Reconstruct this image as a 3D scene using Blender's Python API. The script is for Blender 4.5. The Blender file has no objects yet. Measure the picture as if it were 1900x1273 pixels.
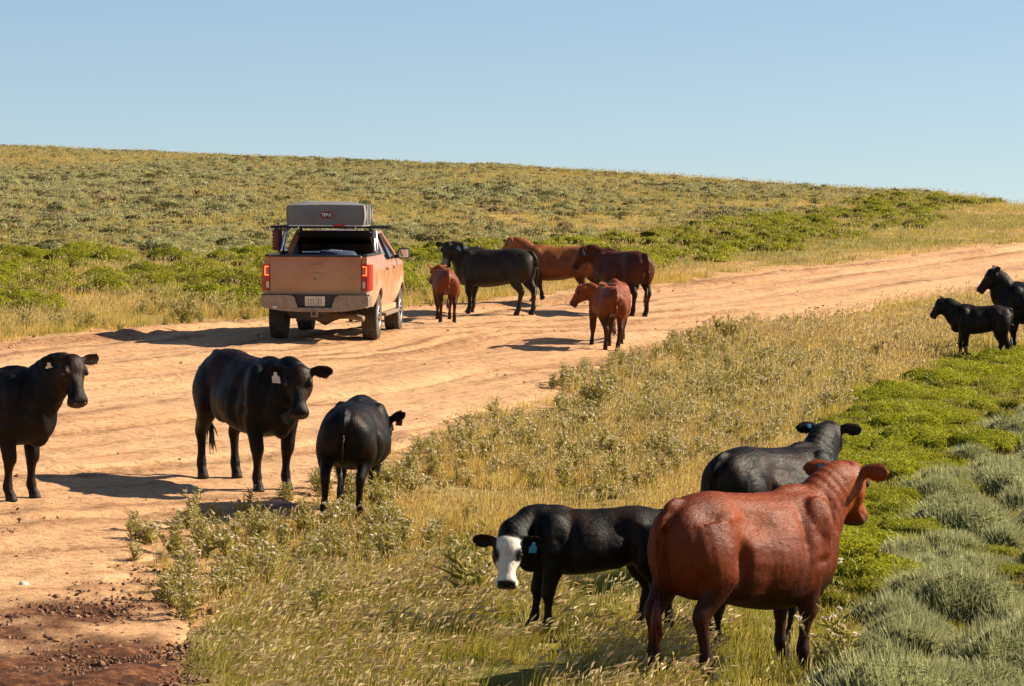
import bpy, bmesh, math, random
import numpy as np
from mathutils import Vector, Matrix, Euler

random.seed(7)
RNG = np.random.default_rng(11)
SC = bpy.context.scene
COL = SC.collection
R = math.radians

# ------------------------------------------------------------------ camera
FPX = 6300.0            # focal length in pixels of the 1900 px wide photograph
CAM_H = 4.4
HORIZON = 654.0        # the land rises away from the camera, so the level line lies low in the picture
PITCH = math.atan((636.5 - HORIZON) / FPX)
cam_data = bpy.data.cameras.new("camera")
cam_data.sensor_width = 36.0
cam_data.lens = FPX / 1900.0 * 36.0
cam_data.clip_start = 0.5
cam_data.clip_end = 5000.0
cam = bpy.data.objects.new("camera", cam_data)
COL.objects.link(cam)
cam.location = (0, 0, CAM_H)
cam.rotation_euler = (math.pi / 2 - PITCH, 0, 0)
SC.camera = cam

# ------------------------------------------------------------------ sky, sun, exposure
SUN_EL = R(34.0)
SUN_AZ = R(11.0)        # measured from +X towards +Y: low sun on the right of the picture
world = bpy.data.worlds.new("World")
SC.world = world
world.use_nodes = True
wn = world.node_tree
for n in list(wn.nodes):
    wn.nodes.remove(n)
w_out = wn.nodes.new("ShaderNodeOutputWorld")
w_bg = wn.nodes.new("ShaderNodeBackground")
w_sky = wn.nodes.new("ShaderNodeTexSky")
w_sky.sky_type = 'NISHITA'
w_sky.sun_disc = False
w_sky.sun_elevation = SUN_EL
w_sky.sun_rotation = math.pi / 2 - SUN_AZ
w_sky.altitude = 1800.0
w_sky.air_density = 0.93
w_sky.dust_density = 1.4
w_sky.ozone_density = 1.3
w_bg.inputs["Strength"].default_value = 0.058
wn.links.new(w_sky.outputs["Color"], w_bg.inputs["Color"])
wn.links.new(w_bg.outputs["Background"], w_out.inputs["Surface"])

sun_data = bpy.data.lights.new("sun", 'SUN')
sun_data.energy = 5.0
sun_data.angle = R(0.53)
sun_data.color = (1.0, 0.88, 0.68)
sun = bpy.data.objects.new("sun", sun_data)
COL.objects.link(sun)
sun_dir = Vector((math.cos(SUN_EL) * math.cos(SUN_AZ), math.cos(SUN_EL) * math.sin(SUN_AZ), math.sin(SUN_EL)))
sun.rotation_euler = sun_dir.to_track_quat('Z', 'Y').to_euler()
sun.location = (60, 30, 60)

SC.view_settings.view_transform = 'Standard'
SC.view_settings.look = 'None'
SC.view_settings.gamma = 1.0
SC.view_settings.exposure = 1.12
SC.cycles.max_bounces = 6
SC.cycles.transparent_max_bounces = 8

# ------------------------------------------------------------------ noise and terrain
def _hash(ix, iy, seed):
    h = (ix.astype(np.int64) * 374761393 + iy.astype(np.int64) * 668265263 + seed * 982451653) & 0xFFFFFFFF
    h = ((h ^ (h >> 13)) * 1274126177) & 0xFFFFFFFF
    h = (h ^ (h >> 16)) & 0xFFFFFFFF
    return h / 4294967295.0

def vnoise(x, y, seed=0):
    x = np.asarray(x, float); y = np.asarray(y, float)
    ix = np.floor(x); iy = np.floor(y)
    fx = x - ix; fy = y - iy
    fx = fx * fx * (3 - 2 * fx); fy = fy * fy * (3 - 2 * fy)
    a = _hash(ix, iy, seed); b = _hash(ix + 1, iy, seed)
    c = _hash(ix, iy + 1, seed); d = _hash(ix + 1, iy + 1, seed)
    return (a + (b - a) * fx) * (1 - fy) + (c + (d - c) * fx) * fy

def fbm(x, y, seed=0, octv=4):
    s = 0; a = 0.5; t = 0
    for k in range(octv):
        s = s + a * vnoise(x, y, seed + k * 17); t += a
        x = x * 2.03 + 5.1; y = y * 2.03 + 1.7; a *= 0.5
    return s / t

def sstep(a, b, t):
    t = np.clip((np.asarray(t, float) - a) / (b - a), 0, 1)
    return t * t * (3 - 2 * t)

SLOPE = (HORIZON - 150.0) / FPX

def base_z(x, y):
    """Broad lie of the land: falls gently to the right, a shallow dip under the truck."""
    x = np.asarray(x, float); y = np.asarray(y, float)
    z = -0.035 * 26.0 * np.tanh(x / 26.0) * sstep(5, 30, y) * np.where(x < 0, 1 - 0.78 * sstep(44, 56, y), 1.0)
    z = z - 0.24 * sstep(57.5, 65.5, y) + 0.24 * sstep(72, 110, y)
    z = z + 0.10 * (vnoise(x / 9.0, y / 14.0, 3) - 0.5) * sstep(66, 90, y) * 3
    return z + SLOPE * y

def project(x, y, z):
    """World point to photograph pixel, used to lay the plan out."""
    c, s = math.cos(PITCH), math.sin(PITCH)
    zz = np.asarray(z, float) - CAM_H
    f = y * c - zz * s
    u = y * s + zz * c
    return 950.0 + FPX * x / f, 636.5 - FPX * u / f

def ray(px, py):
    dx = (px - 950.0) / FPX; dz = -(py - 636.5) / FPX
    c, s = math.cos(PITCH), math.sin(PITCH)
    return Vector((dx, c + dz * s, -s + dz * c))

def at(px, py, zf=None):
    """The place on the land that lies at this pixel of the photograph."""
    zf = zf or base_z
    d = ray(px, py)
    t0, t = 5.0, 5.0
    while t < 900:
        z = CAM_H + d.z * t
        if z < float(zf(d.x * t, d.y * t)):
            break
        t0 = t; t += 0.5
    lo, hi = t0, t
    for _ in range(30):
        m = 0.5 * (lo + hi)
        if CAM_H + d.z * m < float(zf(d.x * m, d.y * m)):
            hi = m
        else:
            lo = m
    return (d.x * hi, d.y * hi)

# the crest of the rise: its line in plan, found once from the skyline
SKY = [(-260, 262), (0, 274), (250, 284), (420, 292), (600, 300), (750, 307), (1000, 316), (1250, 331),
       (1400, 343), (1500, 349), (1650, 361), (1750, 366), (1850, 373), (1900, 383), (2150, 402)]
_cr = np.array([at(a, b) for a, b in SKY])
CRX, CRY = _cr[:, 0], _cr[:, 1]

def crest_y(x):
    return np.interp(x, CRX, CRY)

def land_z(x, y):
    z = base_z(x, y)
    d = np.maximum(0, np.asarray(y, float) - crest_y(x))
    return z - np.minimum(d * d / 240.0, d * 0.22)

# the road: plan outline
FAR_EDGE = [(-900, 700), (-300, 668), (0, 636), (160, 624), (300, 607), (420, 599), (600, 588), (760, 576), (900, 562), (1050, 549),
            (1215, 532), (1400, 508), (1600, 487), (1750, 468), (1900, 452), (2150, 428), (2500, 405)]
NEAR_EDGE = [(2500, 448), (2150, 490), (1900, 533), (1780, 550), (1650, 565), (1500, 592), (1330, 620), (1200, 652), (1070, 690), (1010, 735),
             (860, 775), (745, 835), (610, 905), (470, 955), (265, 992), (250, 1080), (330, 1160), (345, 1273), (330, 1420), (250, 1700)]
far_pl = np.array([at(a, b) for a, b in FAR_EDGE])
near_pl = np.array([at(a, b) for a, b in NEAR_EDGE])
ROAD = np.vstack([far_pl, near_pl, np.array([[-4.0, 12.0], [-30.0, 12.0]])])

def in_poly(x, y, poly):
    x = np.asarray(x, float); y = np.asarray(y, float)
    ins = np.zeros(x.shape, bool)
    n = len(poly)
    for i in range(n):
        x0, y0 = poly[i]; x1, y1 = poly[(i + 1) % n]
        c = ((y0 > y) != (y1 > y))
        with np.errstate(divide='ignore', invalid='ignore'):
            xi = (x1 - x0) * (y - y0) / (y1 - y0 + 1e-12) + x0
        ins ^= c & (x < xi)
    return ins

def line_dist(x, y, pl, closed=False):
    """Distance to a polyline and the arc length of the nearest point."""
    x = np.asarray(x, float); y = np.asarray(y, float)
    best = np.full(x.shape, 1e9); arc = np.zeros(x.shape)
    s = 0.0
    n = len(pl)
    for i in range(n if closed else n - 1):
        a = pl[i]; b = pl[(i + 1) % n]
        ab = b - a; L2 = float(ab @ ab); L = math.sqrt(L2)
        t = np.clip(((x - a[0]) * ab[0] + (y - a[1]) * ab[1]) / (L2 + 1e-12), 0, 1)
        d = np.hypot(x - a[0] - t * ab[0], y - a[1] - t * ab[1])
        m = d < best
        best = np.where(m, d, best); arc = np.where(m, s + t * L, arc)
        s += L
    return best, arc

def road_sd(x, y):
    d, _ = line_dist(x, y, ROAD, True)
    d = np.where(in_poly(x, y, ROAD), -d, d)
    return d + (fbm(x / 1.1, y / 1.1, 51, 3) - 0.5) * 0.9      # ragged edge; negative on the road

def ground_z(x, y):
    """Height of the visible surface (ground or road)."""
    x = np.asarray(x, float); y = np.asarray(y, float)
    return land_z(x, y)

# ------------------------------------------------------------------ small helpers
def tag(o, label=None, cat=None, group=None, kind=None):
    if label: o["label"] = label
    if cat: o["category"] = cat
    if group: o["group"] = group
    if kind: o["kind"] = kind
    return o

def empty(name, loc=(0, 0, 0), rz=0.0):
    o = bpy.data.objects.new(name, None)
    o.empty_display_size = 0.2
    COL.objects.link(o)
    o.location = loc
    o.rotation_euler = (0, 0, rz)
    return o

def link(name, me, parent=None, mat=None, smooth=False):
    o = bpy.data.objects.new(name, me)
    COL.objects.link(o)
    if mat is not None:
        me.materials.clear(); me.materials.append(mat)
    if smooth:
        me.shade_smooth()
    if parent is not None:
        o.parent = parent
    return o

class MB:
    """Collects shapes into one mesh."""
    def __init__(s):
        s.v = []; s.f = []
    def add(s, vs, fs, M=None):
        b = len(s.v)
        for v in vs:
            v = Vector(v)
            s.v.append(tuple(M @ v) if M is not None else tuple(v))
        s.f += [tuple(b + i for i in f) for f in fs]
        return s
    def box(s, c, d, bev=0.0, M=None):
        cx, cy, cz = c; dx, dy, dz = d[0] / 2, d[1] / 2, d[2] / 2
        bm = bmesh.new()
        bmesh.ops.create_cube(bm, size=1.0)
        for v in bm.verts:
            v.co = Vector((v.co.x * 2 * dx, v.co.y * 2 * dy, v.co.z * 2 * dz))
        if bev > 0:
            bmesh.ops.bevel(bm, geom=bm.edges[:], offset=bev, segments=2, affect='EDGES', profile=0.6)
        bm.verts.index_update()
        vs = [v.co + Vector(c) for v in bm.verts]
        fs = [tuple(v.index for v in f.verts) for f in bm.faces]
        bm.free()
        return s.add(vs, fs, M)
    def tube(s, pts, r, n=8, M=None, caps=True):
        pts = [Vector(p) for p in pts]
        rr = r if isinstance(r, (list, tuple)) else [r] * len(pts)
        vs = []; fs = []
        up = Vector((0.01, 0.02, 1))
        for i, p in enumerate(pts):
            t = (pts[min(i + 1, len(pts) - 1)] - pts[max(i - 1, 0)]).normalized()
            a = t.cross(up)
            if a.length < 0.05: a = t.cross(Vector((1, 0.1, 0)))
            a.normalize(); b = t.cross(a)
            for k in range(n):
                an = 2 * math.pi * k / n
                vs.append(p + (a * math.cos(an) + b * math.sin(an)) * rr[i])
        for i in range(len(pts) - 1):
            for k in range(n):
                k2 = (k + 1) % n
                fs.append((i * n + k, i * n + k2, (i + 1) * n + k2, (i + 1) * n + k))
        if caps:
            fs.append(tuple(range(n - 1, -1, -1)))
            fs.append(tuple((len(pts) - 1) * n + k for k in range(n)))
        return s.add(vs, fs, M)
    def lathe(s, prof, n=32, M=None, closed=False):
        """prof: (radius, x) pairs, spun about the X axis."""
        vs = []; fs = []
        m = len(prof)
        for k in range(n):
            a = 2 * math.pi * k / n
            for (r, x) in prof:
                vs.append((x, r * math.cos(a), r * math.sin(a)))
        for k in range(n):
            k2 = (k + 1) % n
            for j in range(m - 1 if not closed else m):
                j2 = (j + 1) % m
                fs.append((k * m + j, k2 * m + j, k2 * m + j2, k * m + j2))
        return s.add(vs, fs, M)
    def prism(s, outline, axis, a, b, M=None):
        """outline: 2-D points; extruded along axis ('x','y' or 'z') from a to b."""
        def P(u, v, w):
            return {'x': (w, u, v), 'y': (u, w, v), 'z': (u, v, w)}[axis]
        n = len(outline)
        vs = [P(u, v, a) for u, v in outline] + [P(u, v, b) for u, v in outline]
        fs = [tuple(range(n))[::-1], tuple(range(n, 2 * n))]
        fs += [(i, (i + 1) % n, n + (i + 1) % n, n + i) for i in range(n)]
        return s.add(vs, fs, M)
    def mesh(s, name):
        me = bpy.data.meshes.new(name)
        me.from_pydata(s.v, [], s.f)
        bm = bmesh.new(); bm.from_mesh(me)
        bmesh.ops.recalc_face_normals(bm, faces=bm.faces)
        bm.to_mesh(me); bm.free()
        me.update()
        return me
    def build(s, name, mat, parent=None, smooth=False, angle=None):
        me = s.mesh(name)
        if angle is not None:
            me.shade_smooth()
            bm = bmesh.new(); bm.from_mesh(me)
            for e in bm.edges:
                if len(e.link_faces) == 2 and e.calc_face_angle(0) > R(angle):
                    e.smooth = False
            bm.to_mesh(me); bm.free()
        return link(name, me, parent, mat, smooth)

def grid_mesh(name, X, Y, Z):
    ny, nx = X.shape
    me = bpy.data.meshes.new(name)
    co = np.stack([X, Y, Z], -1).reshape(-1, 3)
    idx = np.arange(ny * nx).reshape(ny, nx)
    q = np.stack([idx[:-1, :-1], idx[:-1, 1:], idx[1:, 1:], idx[1:, :-1]], -1).reshape(-1, 4)
    return me, co, q

def fill_mesh(me, co, q):
    me.vertices.add(len(co)); me.vertices.foreach_set("co", co.astype(np.float32).ravel())
    me.loops.add(q.size); me.loops.foreach_set("vertex_index", q.astype(np.int32).ravel())
    me.polygons.add(len(q))
    me.polygons.foreach_set("loop_start", (np.arange(len(q)) * q.shape[1]).astype(np.int32))
    me.polygons.foreach_set("loop_total", np.full(len(q), q.shape[1], np.int32))
    me.update(calc_edges=True)

def set_attr(me, name, arr, typ='FLOAT'):
    a = me.attributes.new(name, typ, 'POINT')
    if typ == 'FLOAT': a.data.foreach_set("value", np.asarray(arr, np.float32).ravel())
    elif typ == 'FLOAT_COLOR':
        arr = np.asarray(arr, np.float32)
        if arr.shape[1] == 3: arr = np.hstack([arr, np.ones((len(arr), 1), np.float32)])
        a.data.foreach_set("color", arr.ravel())
    elif typ == 'FLOAT_VECTOR': a.data.foreach_set("vector", np.asarray(arr, np.float32).ravel())
    elif typ == 'INT': a.data.foreach_set("value", np.asarray(arr, np.int32).ravel())

# ------------------------------------------------------------------ materials
class NT:
    def __init__(s, name):
        s.m = bpy.data.materials.new(name); s.m.use_nodes = True
        s.t = s.m.node_tree
        for n in list(s.t.nodes): s.t.nodes.remove(n)
        s.out = s.n("ShaderNodeOutputMaterial")
    def n(s, typ, **kw):
        nd = s.t.nodes.new(typ)
        for k, v in kw.items(): setattr(nd, k, v)
        return nd
    def set(s, nd, **kw):
        for k, v in kw.items():
            k = k.replace('_', ' ')
            if isinstance(v, bpy.types.NodeSocket): s.t.links.new(v, nd.inputs[k])
            else: nd.inputs[k].default_value = v
        return nd
    def l(s, a, b): s.t.links.new(a, b)
    def noise(s, scale, vec=None, detail=4.0, rough=0.55):
        nd = s.n("ShaderNodeTexNoise")
        nd.inputs["Scale"].default_value = scale; nd.inputs["Detail"].default_value = detail
        nd.inputs["Roughness"].default_value = rough
        if vec is not None: s.l(vec, nd.inputs["Vector"])
        return nd.outputs["Fac"]
    def ramp(s, fac, stops):
        nd = s.n("ShaderNodeValToRGB")
        el = nd.color_ramp.elements
        while len(el) < len(stops): el.new(0.5)
        for e, (p, c) in zip(el, stops):
            e.position = p; e.color = (*c, 1) if len(c) == 3 else c
        s.l(fac, nd.inputs["Fac"])
        return nd.outputs["Color"]
    def mix(s, fac, a, b, typ='MIX'):
        nd = s.n("ShaderNodeMix", data_type='RGBA', blend_type=typ)
        for sock, v in ((nd.inputs[0], fac), (nd.inputs[6], a), (nd.inputs[7], b)):
            if isinstance(v, bpy.types.NodeSocket): s.l(v, sock)
            elif isinstance(v, (int, float)): sock.default_value = v
            else: sock.default_value = (*v, 1) if len(v) == 3 else v
        return nd.outputs[2]
    def math(s, op, a, b=0.0):
        nd = s.n("ShaderNodeMath", operation=op)
        for sock, v in ((nd.inputs[0], a), (nd.inputs[1], b)):
            if isinstance(v, bpy.types.NodeSocket): s.l(v, sock)
            else: sock.default_value = v
        return nd.outputs[0]
    def bump(s, h, strength=0.5, dist=0.02):
        nd = s.n("ShaderNodeBump"); nd.inputs["Strength"].default_value = strength; nd.inputs["Distance"].default_value = dist
        s.l(h, nd.inputs["Height"]); return nd.outputs["Normal"]
    def bsdf(s, color, rough=0.6, normal=None, **kw):
        b = s.n("ShaderNodeBsdfPrincipled")
        for k, v in (("Base Color", color), ("Roughness", rough)):
            if isinstance(v, bpy.types.NodeSocket): s.l(v, b.inputs[k])
            elif isinstance(v, (int, float)): b.inputs[k].default_value = v
            else: b.inputs[k].default_value = (*v, 1)
        if normal is not None: s.l(normal, b.inputs["Normal"])
        for k, v in kw.items():
            k = k.replace('_', ' ')
            if isinstance(v, bpy.types.NodeSocket): s.l(v, b.inputs[k])
            elif isinstance(v, tuple) and len(v) == 3: b.inputs[k].default_value = (*v, 1)
            else: b.inputs[k].default_value = v
        return b
    def done(s, sh):
        s.l(sh.outputs[0], s.out.inputs["Surface"]); return s.m

def m_plain(name, col, rough=0.5, metal=0.0, var=0.15, scale=6.0, **kw):
    t = NT(name)
    tc = t.n("ShaderNodeTexCoord").outputs["Object"]
    f = t.noise(scale, tc)
    c = t.ramp(f, [(0.3, tuple(x * (1 - var) for x in col)), (0.7, tuple(min(1, x * (1 + var)) for x in col))])
    return t.done(t.bsdf(c, rough, Metallic=metal, **kw))

def m_leaf(name, cols, trans=0.35, rough=0.55, tipcol=None, coordscale=0.0):
    """Foliage: colour drawn per plant, lighter along each shoot, some light passing through."""
    t = NT(name)
    oi = t.n("ShaderNodeObjectInfo")
    geo = t.n("ShaderNodeNewGeometry")
    st = [(i / (len(cols) - 1), c) for i, c in enumerate(cols)]
    rnd = t.math('ADD', t.math('MULTIPLY', oi.outputs["Random"], 0.6), t.math('MULTIPLY', geo.outputs["Random Per Island"], 0.4))
    c = t.ramp(rnd, st)
    if tipcol is not None:
        at_ = t.n("ShaderNodeAttribute", attribute_name="tip")
        c = t.mix(at_.outputs["Fac"], c, tipcol)
    d = t.n("ShaderNodeBsdfDiffuse"); t.l(c, d.inputs["Color"])
    tr = t.n("ShaderNodeBsdfTranslucent"); t.l(c, tr.inputs["Color"])
    g = t.n("ShaderNodeBsdfGlossy"); g.inputs["Roughness"].default_value = rough
    g.inputs["Color"].default_value = (0.8, 0.8, 0.8, 1)
    m1 = t.n("ShaderNodeMixShader"); m1.inputs[0].default_value = trans
    t.l(d.outputs[0], m1.inputs[1]); t.l(tr.outputs[0], m1.inputs[2])
    m2 = t.n("ShaderNodeMixShader"); m2.inputs[0].default_value = 0.04
    t.l(m1.outputs[0], m2.inputs[1]); t.l(g.outputs[0], m2.inputs[2])
    t.l(m2.outputs[0], t.out.inputs["Surface"])
    return t.m

# ------------------------------------------------------------------ ground and road
def dirt_material():
    t = NT("dirt_road")
    tc = t.n("ShaderNodeTexCoord").outputs["Object"]
    uv = t.n("ShaderNodeAttribute", attribute_name="uv_road").outputs["Vector"]
    mp = t.n("ShaderNodeMapping"); mp.inputs["Scale"].default_value = (0.10, 2.2, 1.0); t.l(uv, mp.inputs["Vector"])
    streak = t.noise(1.0, mp.outputs[0], 5.0, 0.62)
    big = t.noise(0.28, tc, 3.0)
    fine = t.noise(9.0, tc, 6.0, 0.7)
    speck = t.noise(34.0, tc, 3.0, 0.6)
    c = t.ramp(streak, [(0.30, (0.30, 0.145, 0.062)), (0.46, (0.55, 0.315, 0.155)), (0.66, (0.62, 0.375, 0.20))])
    c2 = t.ramp(big, [(0.35, (0.41, 0.225, 0.118)), (0.65, (0.54, 0.33, 0.195))])
    c = t.mix(0.3, c, c2)
    f = t.ramp(fine, [(0.36, (0.50, 0.40, 0.33)), (0.52, (1, 1, 1))])
    c = t.mix(0.75, c, f, 'MULTIPLY')
    sp = t.ramp(speck, [(0.29, (0.42, 0.33, 0.27)), (0.36, (1, 1, 1))])
    c = t.mix(0.6, c, sp, 'MULTIPLY')
    rut = t.n("ShaderNodeAttribute", attribute_name="rut").outputs["Fac"]
    rc = t.math('MULTIPLY', rut, t.ramp(fine, [(0.40, (1, 1, 1)), (0.66, (0.25, 0.25, 0.25))]))
    c = t.mix(rc, c, (0.21, 0.098, 0.042))  # dark track lines: moist clumps and their shadows, both put into the colour
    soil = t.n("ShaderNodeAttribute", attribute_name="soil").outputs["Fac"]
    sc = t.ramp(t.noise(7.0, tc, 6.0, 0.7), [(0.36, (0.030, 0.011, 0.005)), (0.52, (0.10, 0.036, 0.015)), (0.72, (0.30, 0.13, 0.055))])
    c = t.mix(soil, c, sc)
    h = t.math('ADD', t.math('MULTIPLY', fine, 0.7), t.math('ADD', t.math('MULTIPLY', streak, 0.9), t.math('MULTIPLY', speck, 0.25)))
    nrm = t.bump(h, 0.75, 0.05)
    return t.done(t.bsdf(c, 0.9, nrm, Specular_IOR_Level=0.15))

def land_material():
    t = NT("dry_ground")
    tc = t.n("ShaderNodeTexCoord").outputs["Object"]
    a = t.noise(0.5, tc, 5.0, 0.6); b = t.noise(6.0, tc, 6.0, 0.7)
    straw = t.ramp(a, [(0.32, (0.21, 0.15, 0.045)), (0.52, (0.31, 0.225, 0.075)), (0.70, (0.39, 0.275, 0.105))])
    dark = t.ramp(b, [(0.33, (0.40, 0.36, 0.28)), (0.58, (1, 1, 1))])
    c = t.mix(0.8, straw, dark, 'MULTIPLY')
    dirt = t.ramp(b, [(0.35, (0.38, 0.20, 0.09)), (0.6, (0.56, 0.325, 0.165))])
    c = t.mix(t.n("ShaderNodeAttribute", attribute_name="bare").outputs["Fac"], c, dirt)
    gr = t.ramp(b, [(0.35, (0.06, 0.065, 0.012)), (0.65, (0.16, 0.15, 0.03))])
    c = t.mix(t.n("ShaderNodeAttribute", attribute_name="green").outputs["Fac"], c, gr)
    nrm = t.bump(b, 0.8, 0.06)
    return t.done(t.bsdf(c, 0.92, nrm, Specular_IOR_Level=0.1))

# zones of the plan, written as outlines on the photograph and carried onto the land
Z_BANK = [(-400, 478), (0, 470), (200, 462), (330, 468), (490, 474), (640, 470), (780, 458), (1000, 450), (1190, 438), (1320, 415), (1500, 398), (1640, 362),
          (1720, 348), (1830, 354), (1880, 372), (1760, 392), (1700, 425), (1500, 448), (1350, 478), (1200, 498), (1000, 522), (760, 548), (520, 572), (420, 568), (300, 552), (100, 556), (0, 606), (-400, 650)]
Z_GREEN = [(2300, 560), (1900, 650), (1830, 665), (1740, 690), (1690, 712), (1590, 730), (1520, 770), (1520, 830), (1540, 900), (1560, 960), (1530, 1060), (1540, 1120), (1660, 1085),
           (1690, 985), (1730, 930), (1800, 850), (1900, 775), (2300, 670)]
Z_SAGE = [(2300, 670), (1900, 775), (1800, 850), (1730, 930), (1690, 985), (1670, 1085), (1600, 1125), (1600, 1180), (1560, 1320), (2300, 1400)]
Z_FOX = [(330, 1330), (340, 1180), (420, 1120), (560, 1080), (700, 1075), (820, 1060), (960, 1085), (1100, 1085), (1250, 1110), (1330, 1160), (1330, 1330)]
Z_LUSH = [(1000, 1010), (1200, 980), (1420, 960), (1560, 1000), (1640, 1110), (1600, 1330), (1300, 1330), (1300, 1170), (1150, 1090), (1000, 1060)]
Z_WEED = [(235, 985), (330, 935), (480, 925), (600, 905), (760, 840), (850, 800), (980, 760), (1060, 700), (1200, 655), (1330, 620), (1500, 595), (1560, 610), (1500, 690), (1420, 760),
          (1300, 830), (1240, 900), (1120, 930), (960, 900), (860, 960), (820, 1040), (640, 1080), (430, 1110), (330, 1160), (260, 1080)]
Z_FARWEED = [(-300, 690), (-300, 600), (0, 540), (130, 545), (330, 560), (480, 560), (480, 590), (300, 605), (160, 620), (0, 632)]

BANK_TOP = np.array([(-400, 478), (0, 470), (200, 462), (330, 468), (490, 474), (640, 470), (780, 458), (1000, 450), (1190, 438), (1320, 415), (1500, 398), (1640, 366), (1720, 352), (1830, 348), (2400, 350)])

def above_bank(x, y):
    u, v = px_of(x, y)
    return v < np.interp(u, BANK_TOP[:, 0], BANK_TOP[:, 1]) + (fbm(x * .5, y * .3, 311, 3) - .5) * 40

def px_of(x, y):
    return project(x, y, base_z(x, y))

def zone(x, y, poly):
    u, v = px_of(x, y)
    u = u + (fbm(x * .9, y * .7, 301, 3) - .5) * 130; v = v + (fbm(x * .9 + 40, y * .7, 303, 3) - .5) * 60 * np.clip((v - 300) / 600, .2, 1)
    return in_poly(u, v, poly)

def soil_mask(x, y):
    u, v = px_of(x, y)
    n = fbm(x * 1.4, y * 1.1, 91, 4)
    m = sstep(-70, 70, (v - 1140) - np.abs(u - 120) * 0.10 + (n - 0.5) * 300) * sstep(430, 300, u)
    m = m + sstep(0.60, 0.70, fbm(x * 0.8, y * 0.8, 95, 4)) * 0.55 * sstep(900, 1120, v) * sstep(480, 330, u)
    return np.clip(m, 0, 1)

def make_land():
    ys = np.concatenate([np.linspace(-80, 14, 20), np.arange(15, 20, 1.0), np.arange(20, 80, 0.22), np.arange(80, 160, 0.8), np.arange(160, 330, 2.0), np.linspace(335, 900, 40)])
    xs = np.concatenate([np.linspace(-500, -60, 30), np.arange(-56, -20, 2.0), np.arange(-20, 22, 0.22), np.arange(22, 60, 2.0), np.linspace(64, 500, 30)])
    X, Y = np.meshgrid(xs, ys)
    Z = land_z(X, Y)
    sd = road_sd(X, Y)
    rough = (fbm(X * 1.2, Y * 1.2, 21, 4) - 0.5) * 0.10
    Z = Z + rough * sstep(-0.2, 1.0, sd) - 0.14 * sstep(0.1, -0.6, sd)
    Z = Z - 0.05 * sstep(0.5, 2.0, sd) * sstep(70, 60, Y)
    me, co, q = grid_mesh("ground", X, Y, Z)
    fill_mesh(me, co, q)
    u, v = px_of(X, Y)
    bare = sstep(1.5, 0.15, sd + (fbm(X * 0.9, Y * 0.9, 33, 3) - 0.5) * 2.2)
    bare = np.maximum(bare, sstep(0.60, 0.68, fbm(X * 0.35, Y * 0.3, 37, 4)) * 0.7)
    green = sstep(0.46, 0.6, fbm(X * 0.22, Y * 0.16, 43, 3)) * 0.8 * sstep(0.8, 2.5, sd)
    gz = (zone(X, Y, Z_BANK) | zone(X, Y, Z_GREEN) | zone(X, Y, Z_LUSH) | zone(X, Y, Z_FOX))
    green = np.maximum(green, gz * 0.75)
    set_attr(me, "bare", bare); set_attr(me, "green", green)
    o = link("ground", me, None, land_material(), True)
    tag(o, kind="structure")
    # road sheet
    xs = np.arange(-16, 19.01, 0.085); ys = np.arange(19.0, 100, 0.11)
    X, Y = np.meshgrid(xs, ys)
    sd = road_sd(X, Y)
    vv, uu = line_dist(X, Y, far_pl)
    nb = fbm(X * 1.6, Y * 1.6, 61, 4)
    ruts = np.zeros_like(X)
    for c, w, a in ((1.1, 0.28, 0.05), (2.9, 0.35, 0.045), (5.3, 0.4, 0.05), (7.2, 0.35, 0.05), (0.55, 0.22, -0.045), (4.2, 0.25, -0.035), (8.6, 0.3, -0.04), (6.1, .09, .05), (6.45, .08, .05), (9.6, .10, .055), (12.2, .09, .05), (12.6, .08, .05), (15.5, .1, .05), (17.8, .1, .05)):
        cc = c + (fbm(uu * 0.12, uu * 0 + c, 71, 3) - 0.5) * 1.1
        ruts -= a * np.exp(-((vv - cc) / w) ** 2) * (0.35 + 1.3 * fbm(uu * 0.5, vv * 3 + c, 73, 3))
    rut = np.zeros_like(X)
    for c, w in ((.55, .22), (1.9, .12), (3.9, .08), (4.35, .08), (6.1, .07), (6.5, .07), (8.1, .12), (9.6, .07), (10.0, .07), (12.2, .08), (12.6, .08), (15.3, .08), (15.7, .08), (18.2, .09), (20.5, .09)):
        cc = c + (fbm(uu * 0.10, uu * 0 + c * 1.7, 75, 3) - 0.5) * 1.6
        rut = np.maximum(rut, np.exp(-((vv - cc) / (w * 1.7)) ** 2) * sstep(.34, .54, fbm(uu * .25, vv * 0 + c, 79, 3)))
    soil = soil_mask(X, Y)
    clod = np.maximum(0, fbm(X * 4.5, Y * 3.5, 81, 3) - 0.45) * 2
    Z = land_z(X, Y) + 0.015 + (ruts + rut * .025 * (nb - .2)) * sstep(0, -0.4, sd) + (nb - 0.5) * 0.05 + clod * (0.03 + 0.03 * soil)
    Z = Z - 0.26 * sstep(-0.05, 0.45, sd)
    Z = np.where(sd > 0.7, land_z(X, Y) - 0.4, Z)
    me, co, q = grid_mesh("road", X, Y, Z)
    keep = (sd.reshape(-1)[q] < 0.7).any(1)
    q = q[keep]
    used = np.unique(q); rem = np.full(len(co), -1); rem[used] = np.arange(len(used))
    fill_mesh(me, co[used], rem[q])
    set_attr(me, "uv_road", np.stack([uu, vv, vv * 0], -1).reshape(-1, 3)[used], 'FLOAT_VECTOR')
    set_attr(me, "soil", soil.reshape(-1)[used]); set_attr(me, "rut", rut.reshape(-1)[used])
    o = link("road", me, None, dirt_material(), True)
    tag(o, kind="structure")

make_land()

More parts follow.
